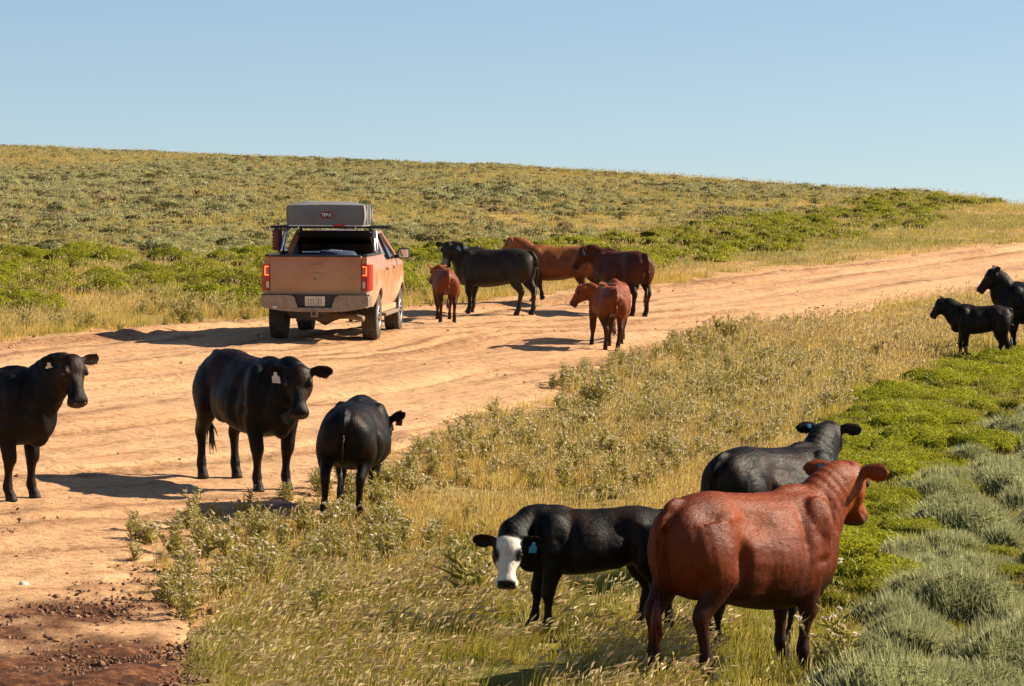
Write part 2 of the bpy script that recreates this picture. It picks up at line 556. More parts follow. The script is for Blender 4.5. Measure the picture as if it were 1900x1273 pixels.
# ------------------------------------------------------------------ cattle
def crom(P, k):
    """Catmull-Rom through the rows of P, k steps per span."""
    P = np.asarray(P, float)
    Q = np.vstack([2 * P[0] - P[1], P, 2 * P[-1] - P[-2]])
    out = []
    for i in range(1, len(Q) - 2):
        a, b, c, d = Q[i - 1], Q[i], Q[i + 1], Q[i + 2]
        for j in range(k):
            t = j / k
            out.append(0.5 * (2 * b + (c - a) * t + (2 * a - 5 * b + 4 * c - d) * t * t + (3 * b - a - 3 * c + d) * t ** 3))
    out.append(P[-1])
    return np.array(out)

def loft(mb, rings):
    n = len(rings[0]); vs = []; fs = []
    for r in rings: vs += [tuple(p) for p in r]
    for i in range(len(rings) - 1):
        for k in range(n):
            k2 = (k + 1) % n
            fs.append((i * n + k, i * n + k2, (i + 1) * n + k2, (i + 1) * n + k))
    for base, flip in ((0, True), ((len(rings) - 1) * n, False)):
        c = np.mean(np.array(vs[base:base + n]), 0); ci = len(vs); vs.append(tuple(c))
        for k in range(n):
            f = (base + k, base + (k + 1) % n, ci)
            fs.append(f[::-1] if flip else f)
    mb.add(vs, fs)

def oval(c, U, V, hu, hd, hv, n=24, p=2.3, pu=None):
    """Ring with half-height hu above and hd below the centre, half-width hv."""
    out = []
    for k in range(n):
        a = 2 * math.pi * k / n
        ca, sa = math.cos(a), math.sin(a)
        e = 2.0 / (pu if (pu and sa > 0) else p)
        x = math.copysign(abs(ca) ** e, ca) * hv
        y = math.copysign(abs(sa) ** e, sa) * (hu if sa >= 0 else hd)
        out.append(np.array(c) + np.array(V) * x + np.array(U) * y)
    return out

def ellip(mb, c, r, n=14):
    rings = []
    for i in range(1, n):
        a = math.pi * i / n
        x = -math.cos(a); q = math.sin(a)
        rings.append([np.array([c[0] + x * r[0], c[1] + r[1] * q * math.cos(2 * math.pi * k / n), c[2] + r[2] * q * math.sin(2 * math.pi * k / n)]) for k in range(n)])
    loft(mb, rings)

def sweep(mb, J, k=4, n=16, side=(0, 1, 0)):
    """J rows: x y z r_fore r_side; rings across the path."""
    D = crom(J, k); P = D[:, :3]
    rings = []
    S = np.array(side, float)
    for i in range(len(P)):
        t = P[min(i + 1, len(P) - 1)] - P[max(i - 1, 0)]
        t /= np.linalg.norm(t) + 1e-9
        v = S - t * (S @ t); v /= np.linalg.norm(v) + 1e-9
        u = np.cross(t, v)
        rings.append(oval(P[i], u, v, max(D[i, 3], .004), max(D[i, 3], .004), max(D[i, 4], .004), n, 2.0))
    loft(mb, rings)

def coat_material(name, rough, spec, bump):
    t = NT(name)
    tc = t.n("ShaderNodeTexCoord").outputs["Object"]
    col = t.n("ShaderNodeAttribute", attribute_name="coat").outputs["Color"]
    mp = t.n("ShaderNodeMapping"); mp.inputs["Scale"].default_value = (14.0, 40.0, 6.0); t.l(tc, mp.inputs["Vector"])
    hair = t.noise(1.6, mp.outputs[0], 5.0, 0.65)
    soft = t.noise(3.5, tc, 4.0, 0.6)
    c = t.mix(0.6, col, t.ramp(hair, [(0.3, (0.60, 0.58, 0.56)), (0.7, (1.25, 1.22, 1.2))]), 'MULTIPLY')
    c = t.mix(0.6, c, t.ramp(soft, [(0.3, (0.70, 0.66, 0.62)), (0.7, (1.25, 1.25, 1.25))]), 'MULTIPLY')
    h = t.math('ADD', t.math('MULTIPLY', hair, 0.8), t.math('MULTIPLY', soft, 0.25))
    nrm = t.bump(h, bump, 0.012)
    rg = t.ramp(soft, [(0.3, (rough - .07,) * 3), (0.7, (rough + .12,) * 3)])
    return t.done(t.bsdf(c, rg, nrm, Specular_IOR_Level=spec, Sheen_Weight=0.0, Sheen_Roughness=0.4))

M_COAT_BLACK = coat_material("black_coat", 0.46, 0.15, 0.8)
M_COAT_RED = coat_material("red_coat", 0.50, 0.20, 0.9)
M_EYE = m_plain("eye", (0.008, 0.006, 0.005), 0.08, Specular_IOR_Level=0.8)
M_TAG_BLUE = m_plain("blue_tag", (0.05, 0.26, 0.52), 0.45)
M_TAG_WHITE = m_plain("white_tag", (0.62, 0.60, 0.54), 0.5)
M_TAG_RED = m_plain("red_tag", (0.30, 0.05, 0.03), 0.5)
M_NOSE = m_plain("nose_skin", (0.012, 0.009, 0.008), 0.25, Specular_IOR_Level=0.6)

BODY = [  # x, top, bottom, half width, height of widest point (0 bottom .. 1 top)
    (-0.905, 1.13, 0.93, 0.09, 0.5), (-0.87, 1.20, 0.80, 0.19, 0.5), (-0.78, 1.265, 0.70, 0.255, 0.5), (-0.62, 1.31, 0.65, 0.285, 0.52),
    (-0.44, 1.325, 0.63, 0.300, 0.55), (-0.22, 1.30, 0.585, 0.325, 0.45), (0.02, 1.285, 0.54, 0.360, 0.42), (0.26, 1.285, 0.52, 0.355, 0.44),
    (0.46, 1.30, 0.54, 0.315, 0.48), (0.62, 1.29, 0.57, 0.255, 0.5), (0.74, 1.24, 0.60, 0.20, 0.5), (0.83, 1.15, 0.68, 0.13, 0.5)]

HEAD = [  # x, top, bottom, half width
    (-0.085, -0.01, -0.14, 0.065), (-0.05, 0.035, -0.19, 0.100), (0.0, 0.058, -0.235, 0.128), (0.06, 0.056, -0.268, 0.137), (0.13, 0.044, -0.275, 0.137), (0.19, 0.030, -0.258, 0.126),
    (0.25, 0.018, -0.222, 0.100), (0.31, 0.006, -0.188, 0.083), (0.37, -0.006, -0.172, 0.084), (0.425, -0.004, -0.182, 0.103), (0.47, -0.016, -0.178, 0.104), (0.500, -0.045, -0.155, 0.080)]

FRONT = [(0.46, .15, 1.06, .20, .10), (0.47, .195, .86, .165, .105), (0.45, .205, .71, .125, .088), (.475, .19, .56, .084, .070), (.492, .175, .42, .071, .064),
         (.483, .17, .36, .052, .049), (.48, .168, .25, .038, .036), (.478, .168, .15, .052, .048), (.492, .168, .105, .046, .043), (.515, .168, .055, .055, .050), (.53, .168, .0, .066, .058)]
HIND = [(-.60, .12, 1.10, .24, .14), (-.60, .185, .93, .235, .135), (-.60, .205, .78, .19, .118), (-.63, .20, .65, .125, .088), (-.70, .185, .54, .082, .062), (-.742, .175, .47, .070, .056),
        (-.725, .17, .38, .049, .043), (-.71, .168, .26, .041, .038), (-.70, .168, .155, .054, .049), (-.685, .168, .105, .047, .044), (-.66, .168, .055, .056, .051), (-.645, .168, .0, .066, .058)]

def make_cow(name, label, px, py, yaw, scale=1.0, coat='black', L=1.0, D=1.0, W=1.0, head_s=1.0, leg_s=1.0,
             head_at=(1.02, 0.0, 1.38), head_yaw=0.0, head_pitch=48.0, head_roll=0.0, feet=None, tags=(), face=None, ear_up=0.0,
             udder=False, tail=None, tail_col=None, voxel=0.016, cat="cow", group=None, anchor=(0, 0), sink=0.0, ear_back=0.0, ear_turn=None, hairs=14000):
    """One animal. Local frame: x forward, y left, z up, origin on the ground between the feet."""
    feet = feet or {}
    mb = MB()
    B = np.array(BODY)
    B[:, 0] *= L
    dep = (B[:, 1] - B[:, 2]) * D
    B[:, 2] = B[:, 1] - dep
    B[:, 3] *= W
    S = crom(B, 4)
    rings = []
    for x, tp, bt, w, cz in S:
        c = bt + (tp - bt) * cz
        rings.append(oval((x, 0, c), (0, 0, 1), (0, 1, 0), tp - c, c - bt, w, 28, 2.3, 1.95))
    loft(mb, rings)
    for s in (-1, 1):
        ellip(mb, (-.46 * L, s * .165 * W, 1.135), (.20, .10, .09))       # hip bones
        ellip(mb, (-.825 * L, s * .095 * W, 1.08), (.075, .06, .085))        # pin bones
        ellip(mb, (.47 * L, s * .20 * W, 1.02), (.17, .105, .24))           # shoulder
        ellip(mb, (-.20 * L, s * .20 * W, 1.28 - .40 * D), (.34 * L, .145 * W, .27 * D))           # barrel
    ellip(mb, (-.79 * L, 0, 1.215), (.13, .05, .085))                      # tail head
    ellip(mb, (.68 * L, 0, 1.24 - .64 * D + .075), (.13, .095 * W, .14 * D))                         # brisket
    ellip(mb, (.42 * L, 0, 1.24), (.22, .08, .085))                        # withers
    hoof = []
    for nm, T, sd in (('fl', FRONT, 1), ('fr', FRONT, -1), ('hl', HIND, 1), ('hr', HIND, -1)):
        J = np.array(T, float)
        J[:, 0] *= L; J[:, 1] *= sd * (0.5 + 0.5 * W)
        J[3:, 3:] *= leg_s * 1.04; J[:3, 4] *= 1.04
        f = feet.get(nm, (0, 0, 0)); f = tuple(f) + (0,) * (3 - len(f))
        wt = np.clip((1.0 - J[:, 2]) / 0.85, 0, 1)
        zt = np.clip((0.5 - J[:, 2]) / 0.4, 0, 1)
        J[:, 0] += f[0] * wt; J[:, 1] += f[1] * wt; J[:, 2] += f[2] * zt
        if f[2] > 0.03:                                                    # lifted foot: toe trails
            J[-3:, 0] -= np.array([0.01, 0.045, 0.085]); J[-2:, 2] += np.array([0.0, 0.015])
        hoof.append(J[-1, :3])
        sweep(mb, J, 4, 16)
    if udder:
        ellip(mb, (-.40 * L, 0, .60), (.16, .12, .13))
        for a in (-1, 1):
            for b in (-1, 1):
                mb.tube([(-.40 * L + a * .05, b * .055, .53), (-.40 * L + a * .055, b * .06, .44)], [.022, .016], 8)
    # head placed on the neck
    hx, hy, hz = head_at
    hl_ = 0.90 if cat == 'cow' else 0.82
    HM = Matrix.Translation((hx, hy, hz)) @ Matrix.Rotation(R(head_yaw), 4, 'Z') @ Matrix.Rotation(R(head_pitch), 4, 'Y') @ Matrix.Rotation(R(head_roll), 4, 'X') @ Matrix.Scale(head_s, 4) @ Matrix.Scale(hl_, 4, (1, 0, 0))
    H = crom(np.array(HEAD), 3)
    hr = []
    for x, tp, bt, w in H:
        c = 0.42 * tp + 0.58 * bt
        hr.append([np.array(HM @ Vector(p)) for p in oval((x, 0, c), (0, 0, 1), (0, 1, 0), tp - c, c - bt, w, 20, 2.25)])
    loft(mb, hr)
    def hp(x, y, z): return np.array(HM @ Vector((x, y, z)))
    for s in (-1, 1):                                                      # brow and nostril pads
        tmp = MB(); ellip(tmp, (0.13, s * .104, .006), (.06, .028, .028), 10); mb.add(tmp.v, tmp.f, HM)
        tmp = MB(); ellip(tmp, (0.462, s * .052, -.05), (.035, .03, .032), 10); mb.add(tmp.v, tmp.f, HM)
    # neck
    bk = hp(0.01, 0, -0.09)
    e0 = np.array([.40 * L, 0, 1.0]); e1 = np.array([.64 * L, 0, 1.045])
    d = bk - e1
    e2 = e1 + d * 0.42 + np.array([0, 0, 0.02]); e3 = e1 + d * 0.78 + np.array([0, 0, 0.01])
    e4 = bk + d / np.linalg.norm(d) * 0.03
    nk = np.array([(*e0, .29, .23 * W), (*e1, .285, .205 * W), (*e2, .232, .155 * (.4 + .6 * W)), (*e3, .205 * head_s, .135 * head_s), (*e4, .13 * head_s, .10 * head_s)])
    sweep(mb, nk, 5, 20)
    tl = (e1 * 0.55 + bk * 0.45); ellip(mb, (tl[0], tl[1], tl[2] - .17), (.13, .045, .10))     # throat
    # ears
    HY = Matrix.Rotation(R(head_yaw), 3, 'Z')
    ears = {}
    for s in (-1, 1):
        root = hp(-0.005, s * .105, -.035)
        fwd = np.array(HY @ Vector((1, 0, 0))); lat = np.array(HY @ Vector((0, s, 0))); up = np.array([0, 0, 1.0])
        ax = lat * 0.95 + up * (0.12 + ear_up) - fwd * (0.22 + ear_back); ax /= np.linalg.norm(ax)
        if ear_turn and s in ear_turn:
            ax = np.array(HY @ Vector(ear_turn[s])); ax /= np.linalg.norm(ax)
        nrm = fwd - ax * (fwd @ ax); nrm = nrm / np.linalg.norm(nrm) * 0.9 - up * 0.35; nrm -= ax * (nrm @ ax); nrm /= np.linalg.norm(nrm)
        wd = np.cross(ax, nrm)
        rr = []
        for t_, w_, th in ((-.10, .032, .028), (.06, .040, .026), (.22, .058, .020), (.42, .074, .016), (.62, .076, .015), (.80, .062, .014), (.93, .036, .013), (1.0, .014, .010)):
            c = root + ax * t_ * 0.235 * head_s - up * 0.03 * t_ * t_ * head_s
            ring = []
            for k in range(14):
                a = 2 * math.pi * k / 14
                u = math.cos(a) * w_; v = math.sin(a) * th
                v += 0.55 * u * u / 0.068 * (1 if t_ > 0.1 else 0) - 0.018 * (1 if t_ > .1 else 0)
                ring.append(c + (wd * u + nrm * v) * head_s)
            rr.append(ring)
        loft(mb, rr)
        ears[s] = (root, ax, nrm, wd)
    # tail
    tp = tail or [(-.86, 0, 1.20), (-.945, 0, 1.13), (-.965, 0, .98), (-.955, .0, .78), (-.94, .01, .60), (-.93, .02, .48)]
    tp = [(p[0] * L if p[0] < 0 else p[0], p[1], p[2]) for p in tp]
    tr = [.042, .038, .030, .026, .022, .018][:len(tp)]
    D_ = np.array([(*p, r, r) for p, r in zip(tp, tr)])
    sweep(mb, D_, 4, 10)
    # one skin over all of it
    me0 = mb.mesh("skin")
    tmp = bpy.data.objects.new("skin", me0); COL.objects.link(tmp)
    md = tmp.modifiers.new("r", 'REMESH'); md.mode = 'VOXEL'; md.voxel_size = voxel / scale
    ms = tmp.modifiers.new("s", 'SMOOTH'); ms.factor = 0.5; ms.iterations = 5
    dg = bpy.context.evaluated_depsgraph_get()
    me = bpy.data.meshes.new_from_object(tmp.evaluated_get(dg))
    bpy.data.objects.remove(tmp); bpy.data.meshes.remove(me0)
    me.name = name
    n = len(me.vertices)
    co = np.empty(n * 3); me.vertices.foreach_get("co", co); co = co.reshape(-1, 3)
    # muscle, hollows and folds
    HI = np.array(HM.inverted())
    hc = (np.hstack([co, np.ones((n, 1))]) @ HI.T)[:, :3]
    inhead = (hc[:, 0] > -0.12) & (hc[:, 0] < 0.6) & (np.abs(hc[:, 1]) < 0.155) & (hc[:, 2] > -0.30) & (hc[:, 2] < 0.10)
    nr = np.empty(n * 3, np.float32); me.vertices.foreach_get("normal", nr); nr = nr.reshape(-1, 3).astype(float)
    def bell(P, c, sg): return np.exp(-(((P - np.array(c)) / np.array(sg)) ** 2).sum(1))
    dsp = np.zeros(n)
    trunk = 1.0 - inhead
    for s in (-1, 1):
        for c, sg, a in (((-.24 * L, s * .30 * W, 1.12), (.17, .20, .12), -.034), ((.27 * L, s * .33 * W, .98), (.055, .15, .26), -.030), ((.67 * L, s * .2 * W, 1.0), (.05, .15, .22), -.028),
                         ((-.385 * L, s * .30 * W, .84), (.055, .14, .17), -.045), ((-.50 * L, s * .27, .76), (.09, .10, .10), .020), ((-.66 * L, s * .20 * W, 1.17), (.11, .10, .09), -.014),
                         ((-.80 * L, s * .05, 1.13), (.09, .035, .10), -.018), ((.46 * L, s * .26 * W, .80), (.12, .10, .035), -.018), ((.52 * L, s * .27 * W, 1.00), (.05, .10, .16), .018),
                         ((-.72 * L, s * .24, .70), (.05, .10, .12), -.020), ((.02 * L, s * .36 * W, .80), (.26, .15, .18), .018)):
            dsp += 1.3 * a * bell(co, c, sg)
        dsp += inhead * (-.014 * bell(hc, (.20, s * .11, -.06), (.05, .05, .05)) + .010 * bell(hc, (.09, s * .12, -.19), (.06, .06, .05)) - .010 * bell(hc, (.30, s * .09, -.10), (.05, .05, .05)))
    dsp += -.055 * bell(co, (-.92 * L, 0, .86), (.16, .032, .24))
    dsp += inhead * (-.012 * bell(hc, (.19, 0, .04), (.06, .06, .05)) - .010 * np.exp(-((hc[:, 2] + .122) / .010) ** 2) * sstep(.33, .38, hc[:, 0]))
    ribs = sstep(-.16 * L, -.04 * L, co[:, 0]) * sstep(.30 * L, .2 * L, co[:, 0]) * sstep(.68, .78, co[:, 2]) * sstep(1.15, 1.0, co[:, 2])
    dsp += .0009 * np.sin(co[:, 0] * 2 * math.pi / .085 + co[:, 2] * 3) * ribs
    nkx = ((co - e1) @ d) / (d @ d)
    neckm = sstep(.05, .25, nkx) * sstep(1.0, .85, nkx) * trunk * (co[:, 0] > .4) * (co[:, 2] > .75)
    dsp += .0016 * np.sin(nkx * 2 * math.pi * 6.5 + 3 * fbm(co[:, 1] * 6, co[:, 2] * 5, 9, 2)) * neckm
    n1 = fbm(co[:, 0] * 7 + co[:, 1] * 3, co[:, 2] * 7 + co[:, 1] * 5, 6, 3) - .5
    dsp += n1 * .009 * trunk * sstep(.35, .6, co[:, 2])
    co = co + nr * dsp[:, None]
    me.vertices.foreach_set("co", co.astype(np.float32).ravel()); me.update()
    # colouring of the hide
    nz = fbm(co[:, 0] * 5 + 7, co[:, 2] * 5 + co[:, 1] * 4, 5, 4)
    base = {'black': (0.0036, 0.0026, 0.0022), 'grey': (0.026, 0.022, 0.017), 'red': (0.128, 0.0205, 0.0030), 'dark_red': (0.062, 0.013, 0.0045), 'brown_red': (0.16, 0.046, 0.014),
            'calf_red': (0.175, 0.040, 0.010)}[coat]
    base = np.array(base)
    C = np.tile(base, (n, 1))
    rust = np.array((0.030, 0.011, 0.0055)) if coat in ('black', 'grey') else base * np.array((1.25, 1.35, 1.4))
    wgt = (sstep(0.46, 0.66, nz) * (0.75 if coat in ('black', 'grey') else .5) * sstep(0.45, 1.1, co[:, 2]))[:, None]
    C = C * (1 - wgt) + rust * wgt
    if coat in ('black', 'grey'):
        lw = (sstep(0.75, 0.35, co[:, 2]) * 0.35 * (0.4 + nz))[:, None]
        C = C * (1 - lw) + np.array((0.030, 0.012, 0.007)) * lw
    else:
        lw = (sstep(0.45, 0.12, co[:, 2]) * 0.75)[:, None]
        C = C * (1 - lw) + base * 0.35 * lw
    if coat not in ('black', 'grey'):                                      # red coats: lit topline and shaded belly, legs and rump painted in
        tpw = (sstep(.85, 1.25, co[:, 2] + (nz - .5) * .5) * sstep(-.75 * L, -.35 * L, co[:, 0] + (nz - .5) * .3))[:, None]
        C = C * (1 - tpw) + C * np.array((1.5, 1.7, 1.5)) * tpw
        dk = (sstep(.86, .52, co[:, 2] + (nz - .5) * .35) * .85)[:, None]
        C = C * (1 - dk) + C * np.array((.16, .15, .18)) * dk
    for h in hoof:
        dd = np.linalg.norm(co - h, axis=1)
        m = ((co[:, 2] < h[2] + 0.062) & (dd < 0.16))
        C[m] = (0.030, 0.022, 0.015)
    mz = sstep(0.43, 0.455, hc[:, 0]) * inhead
    dark = np.array((0.016, 0.010, 0.008)) if coat in ('black', 'grey') else base * 0.25
    C = C * (1 - mz[:, None]) + dark * mz[:, None]
    lip = sstep(.40, .44, hc[:, 0]) * inhead * sstep(-.085, -.105, hc[:, 2])
    C = C * (1 - .8 * lip[:, None]) + .8 * lip[:, None] * np.array((.075, .036, .026))
    if face == 'white':
        w = sstep(0.60, 0.52, np.abs(hc[:, 1]) / 0.2 + (nz - 0.5) * 0.2) * sstep(-0.13, -0.08, hc[:, 2] + .02 + (nz - .5) * .06) * sstep(-0.05, -0.02, hc[:, 0] + (nz - .5) * .05)
        w = w * inhead * (1 - sstep(0.43, 0.45, hc[:, 0]) * sstep(-.12, -.10, hc[:, 2]) * sstep(.085, .075, np.abs(hc[:, 1])))
        w = np.maximum(w, inhead * sstep(0.36, 0.40, hc[:, 0]) * (1 - sstep(0.435, 0.455, hc[:, 0]) * sstep(-.125, -.105, hc[:, 2])))
        C = C * (1 - w[:, None]) + np.array((0.66, 0.60, 0.52)) * w[:, None]
        for s in (-1, 1):
            ey = sstep(.082, .058, np.linalg.norm((hc - np.array([.15, s * .128, -.022])) * np.array([.8, 1, 1]), axis=1)) * inhead
            C = C * (1 - ey[:, None]) + np.array((.02, .014, .01)) * ey[:, None]
        pk = sstep(.40, .45, hc[:, 0]) * inhead * .5 * (hc[:, 2] < -.1)
        C = C * (1 - pk[:, None]) + np.array((.30, .17, .12)) * pk[:, None]
        bw = sstep(0.035, 0.0, np.abs(co[:, 1]) - .05) * sstep(.80, .72, co[:, 2]) * sstep(-.55, -.45, co[:, 0]) * sstep(.25, .1, co[:, 0]) * (co[:, 2] > .45)
        C = C * (1 - bw[:, None]) + np.array((0.5, 0.42, 0.32)) * bw[:, None]
        bw = .8 * sstep(0.085, 0.04, np.linalg.norm(co - np.array([.66 * L, 0.02, .54]), axis=1) + (nz - .5) * .08)
        C = C * (1 - bw[:, None]) + np.array((0.55, 0.46, 0.36)) * bw[:, None]
    if face == 'snip':
        w = .7 * sstep(0.065, 0.03, np.abs(hc[:, 1]) + (nz - .5) * .06) * sstep(.29, .36, hc[:, 0]) * inhead
        C = C * (1 - w[:, None]) + np.array((0.26, 0.23, 0.20)) * w[:, None]
    if udder:
        w = sstep(0.20, 0.15, np.linalg.norm((co - np.array([-.40 * L, 0, .53])) * np.array([1, 1.2, 1]), axis=1)) * sstep(.60, .54, co[:, 2])
        C = C * (1 - w[:, None]) + np.array((0.50, 0.27, 0.18)) * w[:, None]
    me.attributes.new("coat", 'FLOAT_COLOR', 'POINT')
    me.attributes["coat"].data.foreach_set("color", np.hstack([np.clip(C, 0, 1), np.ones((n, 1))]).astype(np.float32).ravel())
    # place on the land
    gx, gy = at(px, py)
    ca, sa = math.cos(yaw), math.sin(yaw)
    ox = gx - (ca * anchor[0] - sa * anchor[1]) * scale; oy = gy - (sa * anchor[0] + ca * anchor[1]) * scale
    e = 0.6
    fx_, fy_ = ox + ca * e, oy + sa * e; bx_, by_ = ox - ca * e, oy - sa * e
    slope = math.atan2(float(base_z(fx_, fy_) - base_z(bx_, by_)), 2 * e)
    lx_, ly_ = ox - sa * .2, oy + ca * .2; rx_, ry_ = ox + sa * .2, oy - ca * .2
    roll = math.atan2(float(base_z(lx_, ly_) - base_z(rx_, ry_)), .4)
    root = empty(name, (ox, oy, float(base_z(ox, oy)) + 0.005 - sink))
    root.rotation_euler = Euler((roll, -slope, yaw), 'XYZ')
    root.scale = (scale,) * 3
    tag(root, label, cat, group)
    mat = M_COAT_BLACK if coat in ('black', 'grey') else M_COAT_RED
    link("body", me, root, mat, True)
    # short coat: single hairs lying back along the body
    np_ = len(me.polygons)
    pv = np.empty(np_ * 4, np.int32); me.polygons.foreach_get("vertices", pv); pv = pv.reshape(-1, 4)
    nr = np.empty(n * 3, np.float32); me.vertices.foreach_get("normal", nr); nr = nr.reshape(-1, 3).astype(float)
    g = np.random.default_rng(int(px) + 5)
    fi = g.integers(0, np_, hairs); u = g.random(hairs)[:, None]; v = g.random(hairs)[:, None]
    q = pv[fi]
    def mixq(A): return (A[q[:, 0]] * (1 - u) + A[q[:, 1]] * u) * (1 - v) + (A[q[:, 3]] * (1 - u) + A[q[:, 2]] * u) * v
    P = mixq(co); N_ = mixq(nr); N_ /= np.linalg.norm(N_, axis=1, keepdims=True) + 1e-9
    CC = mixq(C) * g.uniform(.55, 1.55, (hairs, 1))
    HP = (np.hstack([P, np.ones((hairs, 1))]) @ HI.T)[:, :3]
    hd = (HP[:, 0] > -.1) & (HP[:, 0] < .6) & (np.abs(HP[:, 1]) < .16) & (HP[:, 2] > -.3) & (HP[:, 2] < .1)
    fl = np.tile(np.array([-.75, 0., -.55]), (hairs, 1))
    fl[P[:, 2] < .6] = (0, 0, -1)
    whorl = (fbm(P[:, 0] * 3.5, P[:, 2] * 3.5 + P[:, 1] * 2, 77, 3) - .5) * 4.2
    fl[:, 0] += np.sin(whorl) * .7; fl[:, 2] += (np.cos(whorl) - 1) * .4
    fl[hd] = np.array(HM.to_3x3() @ Vector((1, 0, -.2)))
    fl += g.normal(0, .28, (hairs, 3))
    fl -= N_ * (fl * N_).sum(1)[:, None]; fl /= np.linalg.norm(fl, axis=1, keepdims=True) + 1e-9
    ln_ = (.020 if coat != 'black' or cat == 'cow' else .024) * g.uniform(.6, 1.3, (hairs, 1)); ln_[hd] *= .55
    wd_ = .0019 * math.sqrt(60000.0 / hairs)
    sd_ = np.cross(N_, fl)
    B0 = P - N_ * .002
    tipv = B0 + (fl * .93 + N_ * g.uniform(.12, .42, (hairs, 1))) * ln_
    ok = ~((HP[:, 0] > .43) & hd) & (P[:, 2] > .075)
    V3 = np.stack([B0 + sd_ * wd_, B0 - sd_ * wd_, tipv], 1)[ok].reshape(-1, 3)
    hm = bpy.data.meshes.new("coat_hair")
    fill_mesh(hm, V3, np.arange(len(V3)).reshape(-1, 3))
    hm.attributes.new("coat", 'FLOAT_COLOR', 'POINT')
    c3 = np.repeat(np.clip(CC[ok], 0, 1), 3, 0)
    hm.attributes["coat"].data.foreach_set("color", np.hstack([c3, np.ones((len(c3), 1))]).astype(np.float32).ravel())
    n3 = np.repeat(N_[ok] * .8 + fl[ok] * 0.0 + g.normal(0, .07, N_[ok].shape), 3, 0)
    hm.normals_split_custom_set_from_vertices([tuple(x) for x in (n3 / (np.linalg.norm(n3, axis=1, keepdims=True) + 1e-9))])
    link("coat_hair", hm, root, mat)
    # eyes, nostrils
    for s in (-1, 1):
        b = MB(); ellip(b, (0.155, s * .114, -.016), (.030, .024, .022), 10)
        me_ = b.mesh("eye"); me_.transform(HM); link("eye", me_, root, M_EYE, True)
        b = MB(); ellip(b, (0.492, s * .046, -.060), (.020, .022, .018), 8)
        me_ = b.mesh("nostril"); me_.transform(HM); link("nostril", me_, root, M_NOSE, True)
    # tail hair
    p1 = Vector(tp[-1]); p0 = Vector(tp[-2]); d1 = (p1 - p0).normalized()
    b = MB(); rr_ = random.Random(len(name) + int(px))
    ln = 0.26 if cat == "cow" else 0.16
    for k in range(34):
        o_ = Vector((rr_.gauss(0, .012), rr_.gauss(0, .012), rr_.uniform(-.02, .07)))
        st = p1 - d1 * rr_.uniform(0, .12) + o_ * .6
        en = st + d1 * ln * rr_.uniform(.6, 1.05) + Vector((rr_.gauss(0, .02), rr_.gauss(0, .02), -0.02))
        b.tube([st, (st + en) / 2 + Vector((rr_.gauss(0, .008), rr_.gauss(0, .008), 0)), en], [.008, .010, .002], 4)
    sw = b.mesh("tail_switch")
    tc_ = tail_col or tuple(np.maximum(base * 0.8, 0.006))
    sm = m_plain("tail_hair", tc_, 0.55)
    link("tail_switch", sw, root, sm, True)
    # ear tags
    for s, colr, kind in tags:
        root_e, ax, nrm, wd = ears[s]
        mt = {'blue': M_TAG_BLUE, 'white': M_TAG_WHITE, 'red': M_TAG_RED}[colr]
        c = Vector(root_e + ax * 0.10 * head_s - np.array([0, 0, .006]))
        b = MB()
        if kind == 'flag':
            f = Vector(nrm); dn = Vector((0, 0, -1)); sd_ = f.cross(dn).normalized(); dn = sd_.cross(f).normalized()
            if dn.z > 0: dn = -dn
            o3 = [(-.016, .0), (.016, .0), (.02, .035), (.042, .048), (.042, .115), (-.042, .115), (-.042, .048), (-.02, .035)]
            c2 = c + f * 0.03 + Vector(ax) * .02
            vs = [c2 + sd_ * u + dn * v for u, v in o3] + [c2 + sd_ * u + dn * v + f * .006 for u, v in o3]
            nn = len(o3)
            b.add(vs, [tuple(range(nn))[::-1], tuple(range(nn, 2 * nn))] + [(i, (i + 1) % nn, nn + (i + 1) % nn, nn + i) for i in range(nn)])
        else:
            M = Matrix.Translation(c - Vector(nrm) * 0.030) @ Vector(nrm).to_track_quat('X', 'Z').to_matrix().to_4x4()
            b.lathe([(.008, -.008), (.021, -.008), (.021, .012), (.008, .012)], 16, M, closed=True)
            b.tube([M @ Vector((-.01, 0, 0)), M @ Vector((.05, 0, 0))], .006, 6)
        b.build("ear_tag", mt, root)
    return root

# ------------------------------------------------------------------ the herd
CALF = dict(L=0.84, D=0.84, W=0.80, head_s=1.0, leg_s=1.0, cat="calf")
make_cow("cow", "glossy red cow in the foreground grass, seen from behind with head turned away", 1384, 1247, R(44), 1.055, 'red', W=.93, D=1.12, hairs=70000,
         head_at=(1.10, 0.04, 1.40), head_yaw=24, head_pitch=52, feet={'hl': (-.10, .0), 'hr': (.08, -.02), 'fr': (-.08, -.02), 'fl': (.07, 0)}, tags=[(1, 'blue', 'button')],
         voxel=0.0135, ear_up=0.02)
make_cow("calf", "black calf with white face and blue ear tag looking at the camera", 1092, 1174, R(189), 0.775, 'black', **{**CALF, 'L': 0.93, 'D': .90, 'W': .80, 'head_s': 1.15},
         head_at=(0.92, 0.30, 0.98), head_yaw=80, head_pitch=62, feet={'fl': (.02, .04), 'fr': (.10, 0), 'hl': (-.16, .03), 'hr': (.08, 0)}, tags=[(1, 'blue', 'flag')],
         face='white', voxel=0.0125, hairs=60000)
make_cow("calf", "black calf suckling on the far side of the red cow, mostly hidden", 1376, 1196, R(200), 0.62, 'black', **CALF,
         head_at=(0.92, 0.02, 0.95), head_yaw=0, head_pitch=20, tail=[(-.86, 0, 1.20), (-1.0, 0, 1.22), (-1.18, -.02, 1.10), (-1.32, -.02, 1.00), (-1.42, -.02, .98), (-1.52, -.02, 1.02)],
         tail_col=(0.42, 0.36, 0.24), voxel=0.017)
